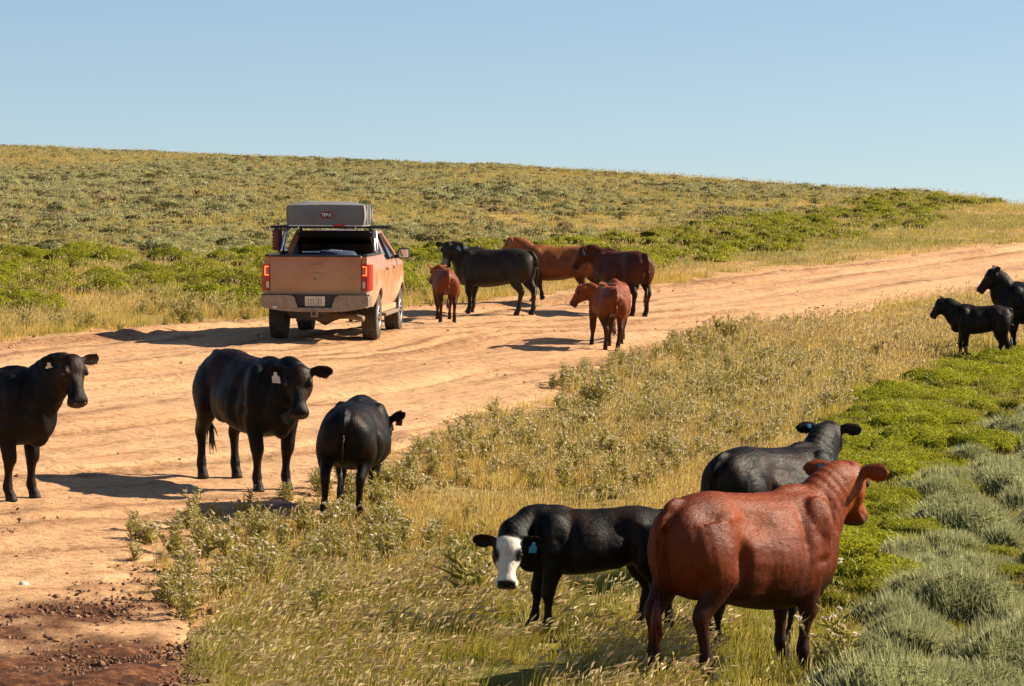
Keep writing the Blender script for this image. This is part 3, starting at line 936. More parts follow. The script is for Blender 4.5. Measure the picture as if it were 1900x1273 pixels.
make_cow("cow", "glossy black cow standing behind the red foreground cow, ears spread wide", 1428, 1078, R(48), 0.93, 'black',
         head_at=(1.02, 0.12, 1.43), head_yaw=36, head_pitch=55, tags=[(1, 'blue', 'button')], voxel=0.0145, ear_up=-.02, hairs=50000)
make_cow("cow", "black cow on the dirt road facing the camera with pale tag in one ear", 461, 903, R(-58), 1.075, 'black', L=.94, W=.92, D=1.0,
         head_at=(0.94, 0.02, 1.23), head_yaw=-26, head_pitch=60, feet={'fl': (-.02, .02), 'fr': (.03, 0), 'hl': (.05, 0), 'hr': (-.06, 0)}, tags=[(-1, 'white', 'flag')], voxel=0.014, hairs=50000,
         ear_turn={-1: (-.42, -.88, .04), 1: (-.05, .98, .16)})
make_cow("cow", "black cow cut off by the left edge, head turned back over the road", 36, 930, R(-24), 1.03, 'black', W=.97,
         head_at=(1.08, -0.03, 1.42), head_yaw=-36, head_pitch=57, feet={'fl': (.04, 0), 'fr': (-.02, 0)}, tags=[(-1, 'white', 'flag')], voxel=0.015, anchor=(.49, 0), hairs=40000,
         ear_turn={-1: (-.7, -.65, .0), 1: (-.25, .93, .22)})
make_cow("cow", "round black cow seen from directly behind among the roadside weeds, red ear tag", 652, 953, R(85), 0.865, 'black', W=1.12, D=1.05,
         head_at=(1.02, -0.20, 1.02), head_yaw=-4, head_pitch=62, tags=[(-1, 'red', 'flag')], feet={'hl': (-.05, .04), 'fl': (.02, .02)}, voxel=0.015, hairs=45000,
         ear_turn={-1: (-.15, -.85, .50)})
make_cow("calf", "small red calf seen from behind, nearest the truck", 826, 597, R(97), 0.78, 'calf_red', **CALF,
         head_at=(0.86, 0.16, 1.28), head_yaw=35, head_pitch=58, voxel=0.018, ear_up=.35, feet={'hl': (-.06, .03), 'hr': (.05, -.02)})
make_cow("cow", "grey-black cow with pale muzzle standing broadside on the road", 916, 583, R(152), 1.0, 'grey', W=1.02,
         head_at=(0.90, 0.30, 1.36), head_yaw=92, head_pitch=68, tags=[(1, 'blue', 'flag')], face='snip', voxel=0.018, feet={'fl': (-.03, 0), 'fr': (.08, 0), 'hl': (.05, 0), 'hr': (-.10, 0)})
make_cow("cow", "red-brown cow walking left behind the grey-black cow", 1034, 566, R(166), 0.94, 'brown_red',
         head_at=(1.13, 0.0, 1.40), head_yaw=6, head_pitch=52, tags=[(1, 'blue', 'flag')], voxel=0.019, ear_up=.1,
         feet={'fl': (-.16, 0, .10), 'fr': (.10, 0, 0), 'hl': (.22, 0, 0), 'hr': (-.24, 0, 0)})
make_cow("cow", "dark red cow with blue ear tag standing behind two red calves", 1150, 585, R(126), 1.0, 'dark_red', L=.92, udder=True,
         head_at=(0.94, 0.30, 1.27), head_yaw=52, head_pitch=60, tags=[(1, 'blue', 'flag')], voxel=0.018, ear_up=.15)
make_cow("calf", "red calf on the road edge with its head turned left in profile", 1136, 655, R(101), 0.82, 'calf_red', **CALF, anchor=(-.57, 0),
         head_at=(0.66, 0.44, 1.22), head_yaw=84, head_pitch=56, voxel=0.016, ear_up=.1, feet={'fl': (.0, .06), 'hl': (-.03, 0), 'hr': (.05, .03)})
make_cow("calf", "red calf half hidden behind the calf that looks left", 1141, 638, R(86), 0.80, 'calf_red', **CALF,
         head_at=(0.94, 0.16, 1.20), head_yaw=15, head_pitch=66, voxel=0.018, ear_up=.1)
make_cow("calf", "black calf standing in dry grass by the green brush at the right", 1815, 675, R(170), 0.74, 'black', **{**CALF, 'L': .75},
         head_at=(.92, 0.0, 1.36), head_yaw=6, head_pitch=56, voxel=0.016, ear_up=.45, feet={'fl': (-.10, 0), 'fr': (.06, 0), 'hl': (-.12, 0), 'hr': (.10, 0)}, tail_col=(.25, .2, .14))
make_cow("cow", "black cow cut off by the right edge, head above the black calf", 1878, 654, R(176), 0.93, 'black',
         head_at=(0.94, 0.04, 1.50), head_yaw=4, head_pitch=50, voxel=0.018, anchor=(.49, 0), ear_up=.55, ear_back=.3)

# ------------------------------------------------------------------ pickup truck
def paint_material():
    t = NT("dusty_orange_paint")
    tc = t.n("ShaderNodeTexCoord").outputs["Object"]
    geo = t.n("ShaderNodeNewGeometry")
    dust = t.noise(2.6, tc, 5.0, 0.6)
    sep = t.n("ShaderNodeSeparateXYZ"); t.l(tc, sep.inputs[0])
    low = t.math('MULTIPLY', t.math('SUBTRACT', 1.25, sep.outputs["Z"]), 0.55)
    f = t.math('ADD', t.math('MULTIPLY', dust, 0.9), low)
    c = t.ramp(f, [(0.28, (0.34, 0.115, 0.038)), (0.52, (0.38, 0.18, 0.078)), (0.85, (0.42, 0.27, 0.15))])
    rg = t.ramp(f, [(0.3, (0.28,) * 3), (0.8, (0.62,) * 3)])
    nrm = t.bump(t.noise(60.0, tc, 3.0), 0.05, 0.002)
    return t.done(t.bsdf(c, rg, nrm, Coat_Weight=0.35, Coat_Roughness=0.2))

def glass_material(name, tint, refl=0.12):
    t = NT(name)
    tr = t.n("ShaderNodeBsdfTransparent"); tr.inputs["Color"].default_value = (*tint, 1)
    g = t.n("ShaderNodeBsdfGlossy"); g.inputs["Roughness"].default_value = 0.03; g.inputs["Color"].default_value = (0.9, 0.92, 0.95, 1)
    fr = t.n("ShaderNodeFresnel"); fr.inputs["IOR"].default_value = 1.5
    m = t.n("ShaderNodeMixShader")
    t.l(t.math('ADD', fr.outputs[0], refl * 0.3), m.inputs[0]); t.l(tr.outputs[0], m.inputs[1]); t.l(g.outputs[0], m.inputs[2])
    t.l(m.outputs[0], t.out.inputs["Surface"])
    return t.m

def emit_material(name, col, strength):
    t = NT(name)
    b = t.bsdf((0.4, 0.02, 0.01), 0.3, Emission_Color=col, Emission_Strength=strength)
    return t.done(b)

def build_truck():
    PAINT = paint_material()
    BLACK = m_plain("black_plastic", (0.016, 0.015, 0.014), 0.55)
    DARK = m_plain("underbody", (0.035, 0.026, 0.020), 0.85, scale=12)
    DUSTY = m_plain("dusty_steel", (0.22, 0.13, 0.075), 0.7, var=.35)
    CHROME = m_plain("dusty_chrome", (0.27, 0.20, 0.145), 0.42, 0.35, var=.25, scale=9)
    STEEL = m_plain("bright_steel", (0.66, 0.64, 0.6), 0.28, 0.9)
    RUBBER = m_plain("dusty_rubber", (0.060, 0.048, 0.038), 0.9, var=.45, scale=14)
    RIM = m_plain("rim_alloy", (0.42, 0.40, 0.38), 0.35, 0.7)
    GLASS = glass_material("tinted_glass", (0.07, 0.085, 0.085))
    SIDEG = glass_material("side_glass", (0.30, 0.34, 0.36), 0.5)
    REDL = m_plain("red_lens", (0.36, 0.012, 0.010), 0.15, Coat_Weight=0.6)
    WHITEL = m_plain("reverse_lens", (0.62, 0.50, 0.46), 0.2)
    LIT = emit_material("lit_bar", (1.0, 0.11, 0.02), 1.9)
    PLATE = m_plain("plate", (0.62, 0.52, 0.40), 0.5)
    INK = m_plain("plate_ink", (0.16, 0.15, 0.17), 0.6)
    SEAT = m_plain("seat_cloth", (0.012, 0.012, 0.013), 0.8)
    CLOTH_B = m_plain("blue_bag_cloth", (0.018, 0.030, 0.085), 0.8)

    T = empty("pickup_truck")
    tag(T, "dusty orange crew-cab pickup truck driving away along the dirt road", "truck")

    def prof(z):
        return float(np.interp(z, [0.50, 0.60, 0.75, 0.95, 1.10, 1.22, 1.32, 1.385, 1.415, 1.43], [0.80, 0.860, 0.905, 0.925, 0.920, 0.905, 0.885, 0.862, 0.835, 0.79]))
    AX = (0.0, 3.22); AR = 0.475; WZ = 0.39
    def arch_b(y, base):
        for a in AX:
            d = abs(y - a)
            if d < AR: return max(base, WZ + math.sqrt(max(0, AR * AR - d * d)))
        return base
    def side_panel(name, s, y0, y1, zb, zt, inset=0.0, rear_round=False, parent=T, front_round=False, mat=None):
        """Outer skin of one body panel with its wheel opening, given thickness."""
        ys = sorted(set([y0, y1] + list(np.linspace(y0, y1, max(4, int((y1 - y0) / 0.045)))) + [a + k * AR for a in AX for k in (-1, -.98, .98, 1) if y0 < a + k * AR < y1]))
        nz = 12; vs = []; fs = []
        for off in (0.0, 0.03):
            for y in ys:
                b = arch_b(y, zb); tp = zt(y) if callable(zt) else zt
                for j in range(nz + 1):
                    z = b + (tp - b) * j / nz
                    x = prof(z) - inset
                    da = min(math.hypot(y - a, z - WZ) for a in AX) - AR
                    x += 0.034 * float(1 - sstep(0.03, 0.10, da))            # flare round the wheel
                    x += 0.010 * math.exp(-((z - 1.17) / 0.035) ** 2)        # shoulder line
                    if rear_round and y < y0 + 0.13: x -= 0.075 * ((y0 + 0.13 - y) / 0.13) ** 2
                    if front_round and y > y1 - 0.5: x -= 0.22 * ((y - y1 + 0.5) / 0.5) ** 2
                    vs.append((s * (x - off), y, z))
        m = len(ys); N = m * (nz + 1)
        for i in range(m - 1):
            for j in range(nz):
                a, b_, c, d = i * (nz + 1) + j, (i + 1) * (nz + 1) + j, (i + 1) * (nz + 1) + j + 1, i * (nz + 1) + j + 1
                fs.append((a, b_, c, d)); fs.append((N + d, N + c, N + b_, N + a))
        for i in range(m - 1):
            for j in (0, nz):
                a, b_ = i * (nz + 1) + j, (i + 1) * (nz + 1) + j
                fs.append((a, b_, N + b_, N + a))
        for i in (0, m - 1):
            for j in range(nz):
                a, b_ = i * (nz + 1) + j, i * (nz + 1) + j + 1
                fs.append((a, b_, N + b_, N + a))
        b = MB(); b.add(vs, fs)
        return b.build(name, mat or PAINT, parent, angle=40)

    doors = {}
    for s in (-1, 1):
        side_panel("bed_side", s, -1.20, 0.945, 0.56, 1.415, rear_round=True)
        side_panel("door", s, 0.957, 1.945, 0.50, 1.30)
        doors[s] = [o for o in T.children if o.name.startswith("door")][-1]
        d2 = side_panel("door", s, 1.953, 2.965, 0.50, 1.30)
        side_panel("fender", s, 2.973, 4.05, 0.52, lambda y: 1.28 - 0.10 * max(0, (y - 3.0)) ** 1.3, front_round=True)
        for dd, hy in ((doors[s], 1.12), (d2, 2.12)):
            b = MB(); b.tube([(s * .925, hy - .10, 1.165), (s * .955, hy - .08, 1.17), (s * .955, hy + .08, 1.17), (s * .925, hy + .10, 1.165)], .014, 8)
            b.build("handle", PAINT, dd, smooth=True)
        # rocker, running board
        b = MB(); b.box((s * .845, 1.62, .47), (.10, 2.15, .10), .02); b.build("rocker", PAINT, T)
        b = MB(); b.box((s * .885, 1.62, .385), (.15, 1.9, .06), .02); b.build("running_board", CHROME, T)
        # black cap along the bed rail
        b = MB(); b.box((s * .815, -.13, 1.432), (.085, 2.10, .03), .01); b.build("bed_rail_cap", BLACK, T)
        # wheel wells
        for a in AX:
            b = MB()
            n = 14
            vs = []
            for k in range(n + 1):
                an = math.pi * (.02 + .96 * k / n)
                for x in (.895, .50):
                    vs.append((s * x, a + (AR + .005) * math.cos(an), WZ + (AR + .005) * math.sin(an)))
            b.add(vs, [(2 * k, 2 * k + 2, 2 * k + 3, 2 * k + 1) for k in range(n)])
            b.build("wheel_well", DARK, T)

    # bed: floor, front wall, inner walls, rear corner posts
    b = MB(); b.box((0, -.12, .80), (1.56, 2.10, .05)); b.box((0, .925, 1.10), (1.56, .03, .60)); b.box((-.775, -.12, 1.10), (.03, 2.05, .60)); b.box((.775, -.12, 1.10), (.03, 2.05, .60))
    b.build("bed_liner", BLACK, T)
    for s in (-1, 1):
        b = MB(); b.box((s * .806, -1.178, 1.345), (.096, .05, .125), .012); b.box((s * .806, -1.178, .795), (.096, .05, .11), .012)
        b.box((s * .790, -1.165, 1.08), (.06, .03, .55)); b.build("corner_post", PAINT, T)
    # tailgate
    b = MB(); b.box((0, -1.195, 1.090), (1.515, .055, .645), .014)
    b.box((0, -1.222, 1.385), (1.49, .02, .05), .008)
    tg = b.build("tailgate", PAINT, T, angle=30)
    b = MB(); b.box((0, -1.225, 1.262), (.25, .012, .062), .005); b.box((0, -1.233, 1.272), (.21, .012, .018), .004); b.build("handle", PAINT, tg)
    b = MB()
    def ell(rx, rz, n=36): return [(rx * math.cos(2 * math.pi * k / n), 1.103 + rz * math.sin(2 * math.pi * k / n)) for k in range(n)]
    b.prism(ell(.118, .047), 'y', -1.234, -1.220); em = b.build("emblem", CHROME, tg)
    b = MB(); b.prism(ell(.106, .038), 'y', -1.2365, -1.2335); b.build("emblem_face", PAINT, em)
    b = MB(); b.box((.64, -1.225, 1.045), (.15, .006, .014)); b.build("nameplate", CHROME, tg)
    b = MB(); b.prism([(-.014 + .028 * k / 6, 1.06) for k in range(1)] + [(.018 * math.cos(a * math.pi / 4), 1.045 + .016 * math.sin(a * math.pi / 4)) for a in range(8)], 'y', -1.232, -1.221); b.build("camera_eye", BLACK, tg)
    b = MB(); b.box((0, -1.19, 1.425), (1.50, .07, .028), .01); b.build("tailgate_cap", BLACK, tg)
    # tail lights
    for s in (-1, 1):
        outl = [(.770, -1.214), (.82, -1.214), (.862, -1.203), (.893, -1.175), (.918, -1.12), (.936, -1.03), (.905, -1.03), (.885, -1.11), (.86, -1.16), (.83, -1.185), (.770, -1.19)]
        b = MB(); b.prism([(s * x, y) for x, y in outl], 'z', .855, 1.285); tl = b.build("tail_light", REDL, T)
        b = MB()
        for zz in (1.245, 1.105): b.box((s * .815, -1.217, zz), (.062, .008, .016), .003)
        b.box((s * .846, -1.214, 1.175), (.016, .010, .155), .003)
        b.build("light_bar", LIT, tl)
        b = MB(); b.box((s * .803, -1.216, 1.175), (.038, .006, .105), .003); b.build("inner_lens", WHITEL if False else m_plain("pink_lens", (.42, .12, .10), .3), tl)
        b = MB(); b.box((s * .803, -1.216, .945), (.044, .006, .105), .004); b.build("reverse_lens", WHITEL, tl)
    # bumper
    b = MB()
    for s in (-1, 1):
        b.prism([(s * x, z) for x, z in [(.34, .74), (.40, .775), (.875, .775), (.895, .74), (.895, .60), (.80, .555), (.55, .515), (.28, .50), (.28, .56)]], 'y', -1.345, -1.20)
        b.prism([(s * .87, -1.33), (s * .915, -1.26), (s * .93, -1.10), (s * .87, -1.10)], 'z', .585, .765)
    b.box((0, -1.31, .535), (.60, .09, .075), .01)
    bp = b.build("bumper", CHROME, T, angle=35)
    b = MB(); b.box((0, -1.265, .675), (.76, .06, .19), .01); b.box((0, -1.24, .775), (1.80, .12, .022), .006); b.build("step_pad", BLACK, bp)
    b = MB(); b.box((0, -1.303, .675), (.335, .012, .165), .006); pl = b.build("license_plate", PLATE, bp)
    b = MB()
    for x0, w in ((-.115, .028), (-.075, .028), (-.035, .028), (.02, .012), (.05, .028), (.09, .028)):
        b.box((x0 + .012, -1.3105, .675), (w * .35, .003, .07)); b.box((x0 + .012, -1.3105, .705), (w, .003, .012)); b.box((x0 + .012, -1.3105, .645), (w, .003, .012))
    b.box((0, -1.3105, .612), (.20, .003, .010)); b.build("plate_lettering", INK, pl)
    b = MB(); b.box((0, -1.34, .47), (.10, .16, .10), .008); ht = b.build("tow_hitch", CHROME, bp)
    b = MB(); b.box((0, -1.424, .47), (.062, .01, .062)); b.build("hitch_socket", BLACK, ht)
    b = MB(); b.box((-.66, -1.352, .575), (.075, .012, .04), .004); b.build("sensor_sticker", m_plain("pale_sticker", (.6, .55, .45), .5), bp)
    # under the rear
    b = MB(); b.box((0, .6, .56), (.95, 3.4, .16), .02); b.box((0, 3.4, .55), (1.1, .9, .2), .03); b.build("chassis", DARK, T)
    b = MB(); b.tube([(-.72, 0, .39), (-.25, 0, .39), (-.14, 0, .39), (0, 0, .385), (.14, 0, .39), (.25, 0, .39), (.72, 0, .39)], [.055, .06, .10, .17, .10, .06, .055], 14)
    for s in (-1, 1): b.tube([(s * .45, -.15, .30), (s * .45, .1, .62)], .035, 8)
    b.build("rear_axle", DUSTY, T, smooth=True)
    b = MB(); b.tube([(-.42, -.55, .50), (-.42, -.95, .50), (.10, -.95, .50), (.10, -.55, .50)], .115, 12); b.tube([(-.35, -.9, .47), (.15, -.9, .47)], .13, 12); b.build("spare_tyre", RUBBER, T, smooth=True)
    b = MB(); b.tube([(.38, .4, .46), (.40, -.55, .44), (.56, -.98, .42), (.78, -1.12, .38)], [.05, .06, .055, .052], 12); b.build("exhaust_pipe", DUSTY, T, smooth=True)
    # cab
    ZB, ZR = 1.275, 1.80
    def gx(z): return float(np.interp(z, [ZB, 1.45, 1.65, 1.74, ZR], [.872, .80, .70, .655, .56]))
    yb0, yb1 = 0.985, 1.20       # back of cab at belt and roof
    yf0, yf1 = 3.05, 2.25        # windscreen foot and head
    b = MB()
    # lower cab tub (behind the doors) and floor
    b.box((0, 2.0, .62), (1.62, 2.0, .06)); b.box((0, 1.0, .97), (1.66, .05, .68)); b.build("cab_floor", BLACK, T)
    b = MB()
    # roof
    ys = np.linspace(yb1, yf1, 9); xs = np.linspace(-1, 1, 13)
    vs = []; fs = []
    for z_off in (0, -.035):
        for y in ys:
            e = 1 - ((y - (yb1 + yf1) / 2) / ((yf1 - yb1) / 2)) ** 2
            for x in xs:
                vs.append((x * .665, y, 1.745 + .055 * (1 - abs(x) ** 3.2) + .012 * e + z_off))
    nx = len(xs); N = len(ys) * nx
    for i in range(len(ys) - 1):
        for j in range(nx - 1):
            q = (i * nx + j, i * nx + j + 1, (i + 1) * nx + j + 1, (i + 1) * nx + j)
            fs.append(q); fs.append(tuple(N + k for k in q[::-1]))
    b.add(vs, fs); b.build("roof", PAINT, T, smooth=True)
    # pillars
    b = MB()
    def beam(p, q, w, d):
        p = Vector(p); q = Vector(q); t = (q - p).normalized()
        a = Vector((0, 1, 0)); a = (a - t * a.dot(t)).normalized(); c = t.cross(a)
        vs = [pp + a * i * w / 2 + c * j * d / 2 for pp in (p, q) for i, j in ((-1, -1), (1, -1), (1, 1), (-1, 1))]
        b.add(vs, [(0, 1, 2, 3), (7, 6, 5, 4), (0, 4, 5, 1), (1, 5, 6, 2), (2, 6, 7, 3), (3, 7, 4, 0)])
    for s in (-1, 1):
        beam((s * .862, 1.09, ZB), (s * .665, 1.29, 1.76), .22, .05)           # C pillar
        beam((s * .865, 3.02, ZB), (s * .655, 2.24, 1.765), .09, .05)          # A pillar
        beam((s * .665, 1.2, 1.755), (s * .66, 2.28, 1.765), .05, .05)
    b.build("pillar", PAINT, T)
    b = MB()
    for s in (-1, 1): beam((s * .866, 1.955, ZB), (s * .668, 1.90, 1.745), .085, .04)
    b.build("door_pillar", BLACK, T)
    # rear wall of the cab round its window
    def rw(x, z): return (x, yb0 + (yb1 - yb0) * (z - ZB) / (ZR - ZB), z)
    def quad(b, p, th=.02):
        p = [Vector(v) for v in p]; nrm = (p[1] - p[0]).cross(p[2] - p[0]).normalized() * th
        b.add(p + [v + nrm for v in p], [(0, 1, 2, 3), (7, 6, 5, 4), (0, 4, 5, 1), (1, 5, 6, 2), (2, 6, 7, 3), (3, 7, 4, 0)])
    b = MB()
    for s in (-1, 1):
        quad(b, [rw(s * .872, ZB), rw(s * .755, ZB), rw(s * .610, 1.70), rw(s * .675, 1.745)])
    b.build("cab_back", PAINT, T)
    b = MB()
    quad(b, [rw(-.675, 1.745), rw(-.61, 1.70), rw(.61, 1.70), rw(.675, 1.745)]); quad(b, [rw(-.66, 1.74), rw(.66, 1.74), rw(.58, 1.80), rw(-.58, 1.80)])
    b.build("roof_spoiler", BLACK, T)
    b = MB(); quad(b, [rw(-.755, ZB), rw(.755, ZB), rw(.61, 1.70), rw(-.61, 1.70)], .005); b.build("rear_window", GLASS, T)
    b = MB()
    quad(b, [(-.80, yf0 - .02, ZB), (.80, yf0 - .02, ZB), (.60, yf1 - .02, 1.755), (-.60, yf1 - .02, 1.755)], .005); b.build("windshield", glass_material("clear_glass", (.78, .82, .80), .1), T)
    for s in (-1, 1):
        b = MB(); quad(b, [(s * .858, 1.20, ZB), (s * .858, 1.92, ZB), (s * .658, 1.875, 1.735), (s * .658, 1.38, 1.735)], .004); b.build("side_window", SIDEG, T)
        b = MB(); quad(b, [(s * .858, 2.0, ZB), (s * .858, 2.90, ZB), (s * .658, 2.26, 1.735), (s * .658, 1.94, 1.735)], .004); b.build("side_window", SIDEG, T)
        b = MB()
        b.box((s * .865, 1.98, 1.287), (.02, 1.95, .022)); b.build("belt_moulding", BLACK, T)
    # bonnet and nose
    vs = []; fs = []
    ys = np.linspace(2.95, 4.10, 8); xs = np.linspace(-1, 1, 9)
    for y in ys:
        k = (y - 2.95) / 1.15
        for x in xs: vs.append((x * (.84 - .12 * k * k), y, 1.27 - .05 * k - .10 * k ** 3 + .045 * (1 - abs(x) ** 2.5)))
    for i in range(7):
        for j in range(8): fs.append((i * 9 + j, i * 9 + j + 1, (i + 1) * 9 + j + 1, (i + 1) * 9 + j))
    b = MB(); b.add(vs, fs); b.build("bonnet", PAINT, T, smooth=True)
    b = MB(); b.box((0, 4.08, .86), (1.45, .12, .60), .04); b.box((0, 4.14, .60), (1.62, .14, .20), .04); b.build("front_grille", BLACK, T)
    b = MB(); b.box((0, 2.86, 1.16), (1.55, .30, .16), .05); b.build("dashboard", SEAT, T)
    for x in (-.40, .40):
        b = MB(); b.box((x, 2.22, 1.15), (.50, .16, .62), .06); b.box((x, 2.14, 1.52), (.27, .10, .17), .04); b.build("front_seat", SEAT, T)
    for x in (-.46, 0, .46):
        b = MB(); b.box((x, 1.22, 1.33), (.20, .08, .13), .03); b.build("headrest", SEAT, T)
    b = MB(); b.box((0, 1.22, 1.02), (1.40, .16, .48), .05); b.build("rear_seat", SEAT, T)
    # mirrors
    for s in (-1, 1):
        b = MB(); b.box((s * 1.03, 2.72, 1.385), (.215, .12, .185), .035); b.tube([(s * .86, 2.76, 1.32), (s * 1.0, 2.74, 1.35)], [.035, .03], 8)
        mr = b.build("side_mirror", BLACK, T, angle=40)
        b = MB(); b.box((s * 1.03, 2.656, 1.385), (.175, .006, .145), .003); b.build("mirror_glass", m_plain("mirror_face", (.55, .6, .66), .04, 1.0), mr)
    # wheels
    tp = [(.205, -.115), (.29, -.130), (.345, -.133), (.372, -.122), (.385, -.098), (.389, -.05), (.390, 0), (.389, .05), (.385, .098), (.372, .122), (.345, .133), (.29, .130), (.205, .115)]
    def wheel(s, y):
        w = empty("wheel", (0, 0, 0)); w.parent = T; w.location = (s * .785, y, WZ)
        b = MB(); b.lathe(tp, 56, closed=True)
        for k in range(46):
            for j, xx in enumerate((-.100, -.034, .034, .100)):
                a = 2 * math.pi * (k + (j % 2) * .5) / 46
                M = Matrix.Rotation(a, 4, 'X') @ Matrix.Translation((xx, 0, .389 if abs(xx) < .09 else .381)) @ Matrix.Rotation((.35 if j % 2 else -.35), 4, 'Z')
                b.add([(x * .026, y_ * .019, z * .010) for x in (-1, 1) for y_ in (-1, 1) for z in (-1, 1)],
                      [(0, 1, 3, 2), (4, 6, 7, 5), (0, 4, 5, 1), (2, 3, 7, 6), (1, 5, 7, 3), (0, 2, 6, 4)], M)
        ty = b.build("tyre", RUBBER, w, angle=35)
        b = MB(); b.lathe([(.222, s * .112), (.232, s * .125), (.236, s * .112), (.205, s * .06), (.195, -s * .10), (.222, -s * .11)], 40)
        b.lathe([(.001, s * .098), (.045, s * .098), (.06, s * .085), (.062, s * .04), (.001, s * .04)], 24)
        for k in range(6):
            for dd in (-.11, .11):
                a0 = 2 * math.pi * k / 6 + dd * .9; a1 = 2 * math.pi * k / 6 + dd * 1.9
                p0 = (s * .085, .05 * math.cos(a0), .05 * math.sin(a0)); p1 = (s * .098, .222 * math.cos(a1), .222 * math.sin(a1))
                b.tube([p0, ((p0[0] + p1[0]) / 2 + s * .004, (p0[1] + p1[1]) / 2, (p0[2] + p1[2]) / 2), p1], [.018, .016, .020], 6)
        b.build("rim", RIM, w, angle=40)
        b = MB(); b.lathe([(.001, s * .01), (.17, s * .01), (.17, -s * .01), (.001, -s * .01)], 24); b.build("brake_disc", m_plain("brake", (.03, .028, .026), .6), w)
    for s in (-1, 1):
        for y in AX: wheel(s, y)
    # rack over the bed and cab
    for s in (-1, 1):
        for y0, y1, zt in ((.30, .52, 1.855), (.62, .80, 1.855)):
            b = MB(); b.tube([(s * .80, y0, 1.44), (s * .80, y0 + .02, 1.50), (s * .765, y1 - .05, 1.80), (s * .72, y1, zt)], .019, 8); b.build("rack_upright", STEEL, T, smooth=True)
        b = MB(); b.box((s * .80, .46, 1.452), (.06, .50, .02), .005); b.build("rack_foot", BLACK, T)
    for y in (.46, .84, 1.36):
        b = MB(); b.box((0.02, y, 1.876), (2.06 if y < .6 else 1.9, .075, .042), .012); b.build("rack_crossbar", BLACK, T)
    for x in (-.52, .46):
        b = MB(); b.tube([(x, .42, 1.93), (x, .415, 1.84), (x + .03, .42, 1.82)], .009, 6); b.build("rack_bolt", STEEL, T)
    b = MB(); b.box((-.62, 1.30, 1.83), (.08, .08, .09), .01); b.box((.62, 1.30, 1.83), (.08, .08, .09), .01); b.build("roof_mount", BLACK, T)

    # place: rear axle on the road, nose down with the slope
    gx_, gy_ = at(604, 629)
    yaw = R(-4.6)
    fy = gy_ + 3.22 * math.cos(yaw); fx = gx_ - 3.22 * math.sin(yaw)
    sl = math.atan2(float(base_z(fx, fy) - base_z(gx_, gy_)), 3.22)
    rl = math.atan2(float(base_z(gx_ + .8, gy_) - base_z(gx_ - .8, gy_)), 1.6)
    T.location = (gx_, gy_, float(base_z(gx_, gy_)) + .012)
    T.rotation_euler = Euler((sl, -rl, yaw), 'XYZ')
    M = T.matrix_basis.copy()

    # rooftop tent: its own thing, carried on the rack
    G = empty("rooftop_tent"); G.matrix_basis = M @ Matrix.Translation((-.05, 0, 0))
    tag(G, "folded grey rooftop tent in its cover on the truck rack", "tent")
    t = NT("tent_canvas"); tc = t.n("ShaderNodeTexCoord").outputs["Object"]
    c = t.ramp(t.noise(3.0, tc), [(.3, (.14, .132, .128)), (.7, (.19, .18, .17))])
    TENT = t.done(t.bsdf(c, .55, t.bump(t.noise(7.0, tc, 4.0), .35, .02), Specular_IOR_Level=.5))
    y0, y1, z0, z1, hw = .34, 1.50, 1.915, 2.255, .655
    vs = []; fs = []
    # cover: sagging top, slightly bulging sides
    nu, nv = 17, 13
    def put(f, nu, nv):
        base = len(vs)
        for i in range(nv):
            for j in range(nu): vs.append(f(j / (nu - 1), i / (nv - 1)))
        for i in range(nv - 1):
            for j in range(nu - 1):
                a = base + i * nu + j; fs.append((a, a + 1, a + nu + 1, a + nu))
    def top(u, v):
        n = float(fbm(u * 4 + 3, v * 3.0, 15, 3)) - .5
        e = min(1, 6 * min(u, 1 - u)) * min(1, 6 * min(v, 1 - v))
        return (-hw + 2 * hw * u, y0 + (y1 - y0) * v, z1 + (.060 * n + .022) * e - .02 * abs(u - .5) + .04 * (1 - u) * e)
    put(top, nu, nv)
    put(lambda u, v: (-hw + 2 * hw * u, y0 - .012 * math.sin(math.pi * v), z0 + (top(u, 0)[2] - z0) * v), nu, 7)
    put(lambda u, v: (-hw + 2 * hw * u, y1 + .012 * math.sin(math.pi * v), z0 + (top(u, 1)[2] - z0) * v), nu, 7)
    for s, u0 in ((-1, 0), (1, 1)):
        put(lambda u, v: (s * (hw + .014 * math.sin(math.pi * v) * (1 + .8 * math.sin(9 * u))), y0 + (y1 - y0) * u, z0 + (top(u0, u)[2] - z0) * v), nv, 9)
    b = MB(); b.add(vs, fs)
    me = b.mesh("cover"); bm = bmesh.new(); bm.from_mesh(me); bmesh.ops.remove_doubles(bm, verts=bm.verts, dist=.002); bmesh.ops.recalc_face_normals(bm, faces=bm.faces); bm.to_mesh(me); bm.free()
    cv = link("cover", me, G, TENT)
    me.shade_smooth()
    bm = bmesh.new(); bm.from_mesh(me)
    for e in bm.edges:
        if e.calc_face_angle(0) > R(35): e.smooth = False
    bm.to_mesh(me); bm.free()
    PALE = m_plain("pale_webbing", (.60, .57, .52), .6)
    b = MB()
    b.tube([top(i / 12, 0.01)[:2] + (top(i / 12, 0)[2] + .008,) for i in range(13)], .010, 6); b.build("top_piping", PALE, cv)
    for yy in (.60, .95, 1.28):
        b = MB(); b.box((hw + .020, yy, (z0 + z1) / 2), (.012, .045, z1 - z0), .003); b.build("strap", BLACK, cv)
    b = MB(); b.box((0, .92, z0 - .012), (1.27, 1.16, .022)); b.build("base_board", PALE, G)
    b = MB(); b.box((.235, .33, z0 - .004), (.20, .014, .032), .004); b.build("red_strap", m_plain("red_webbing", (.55, .02, .04), .5), G)
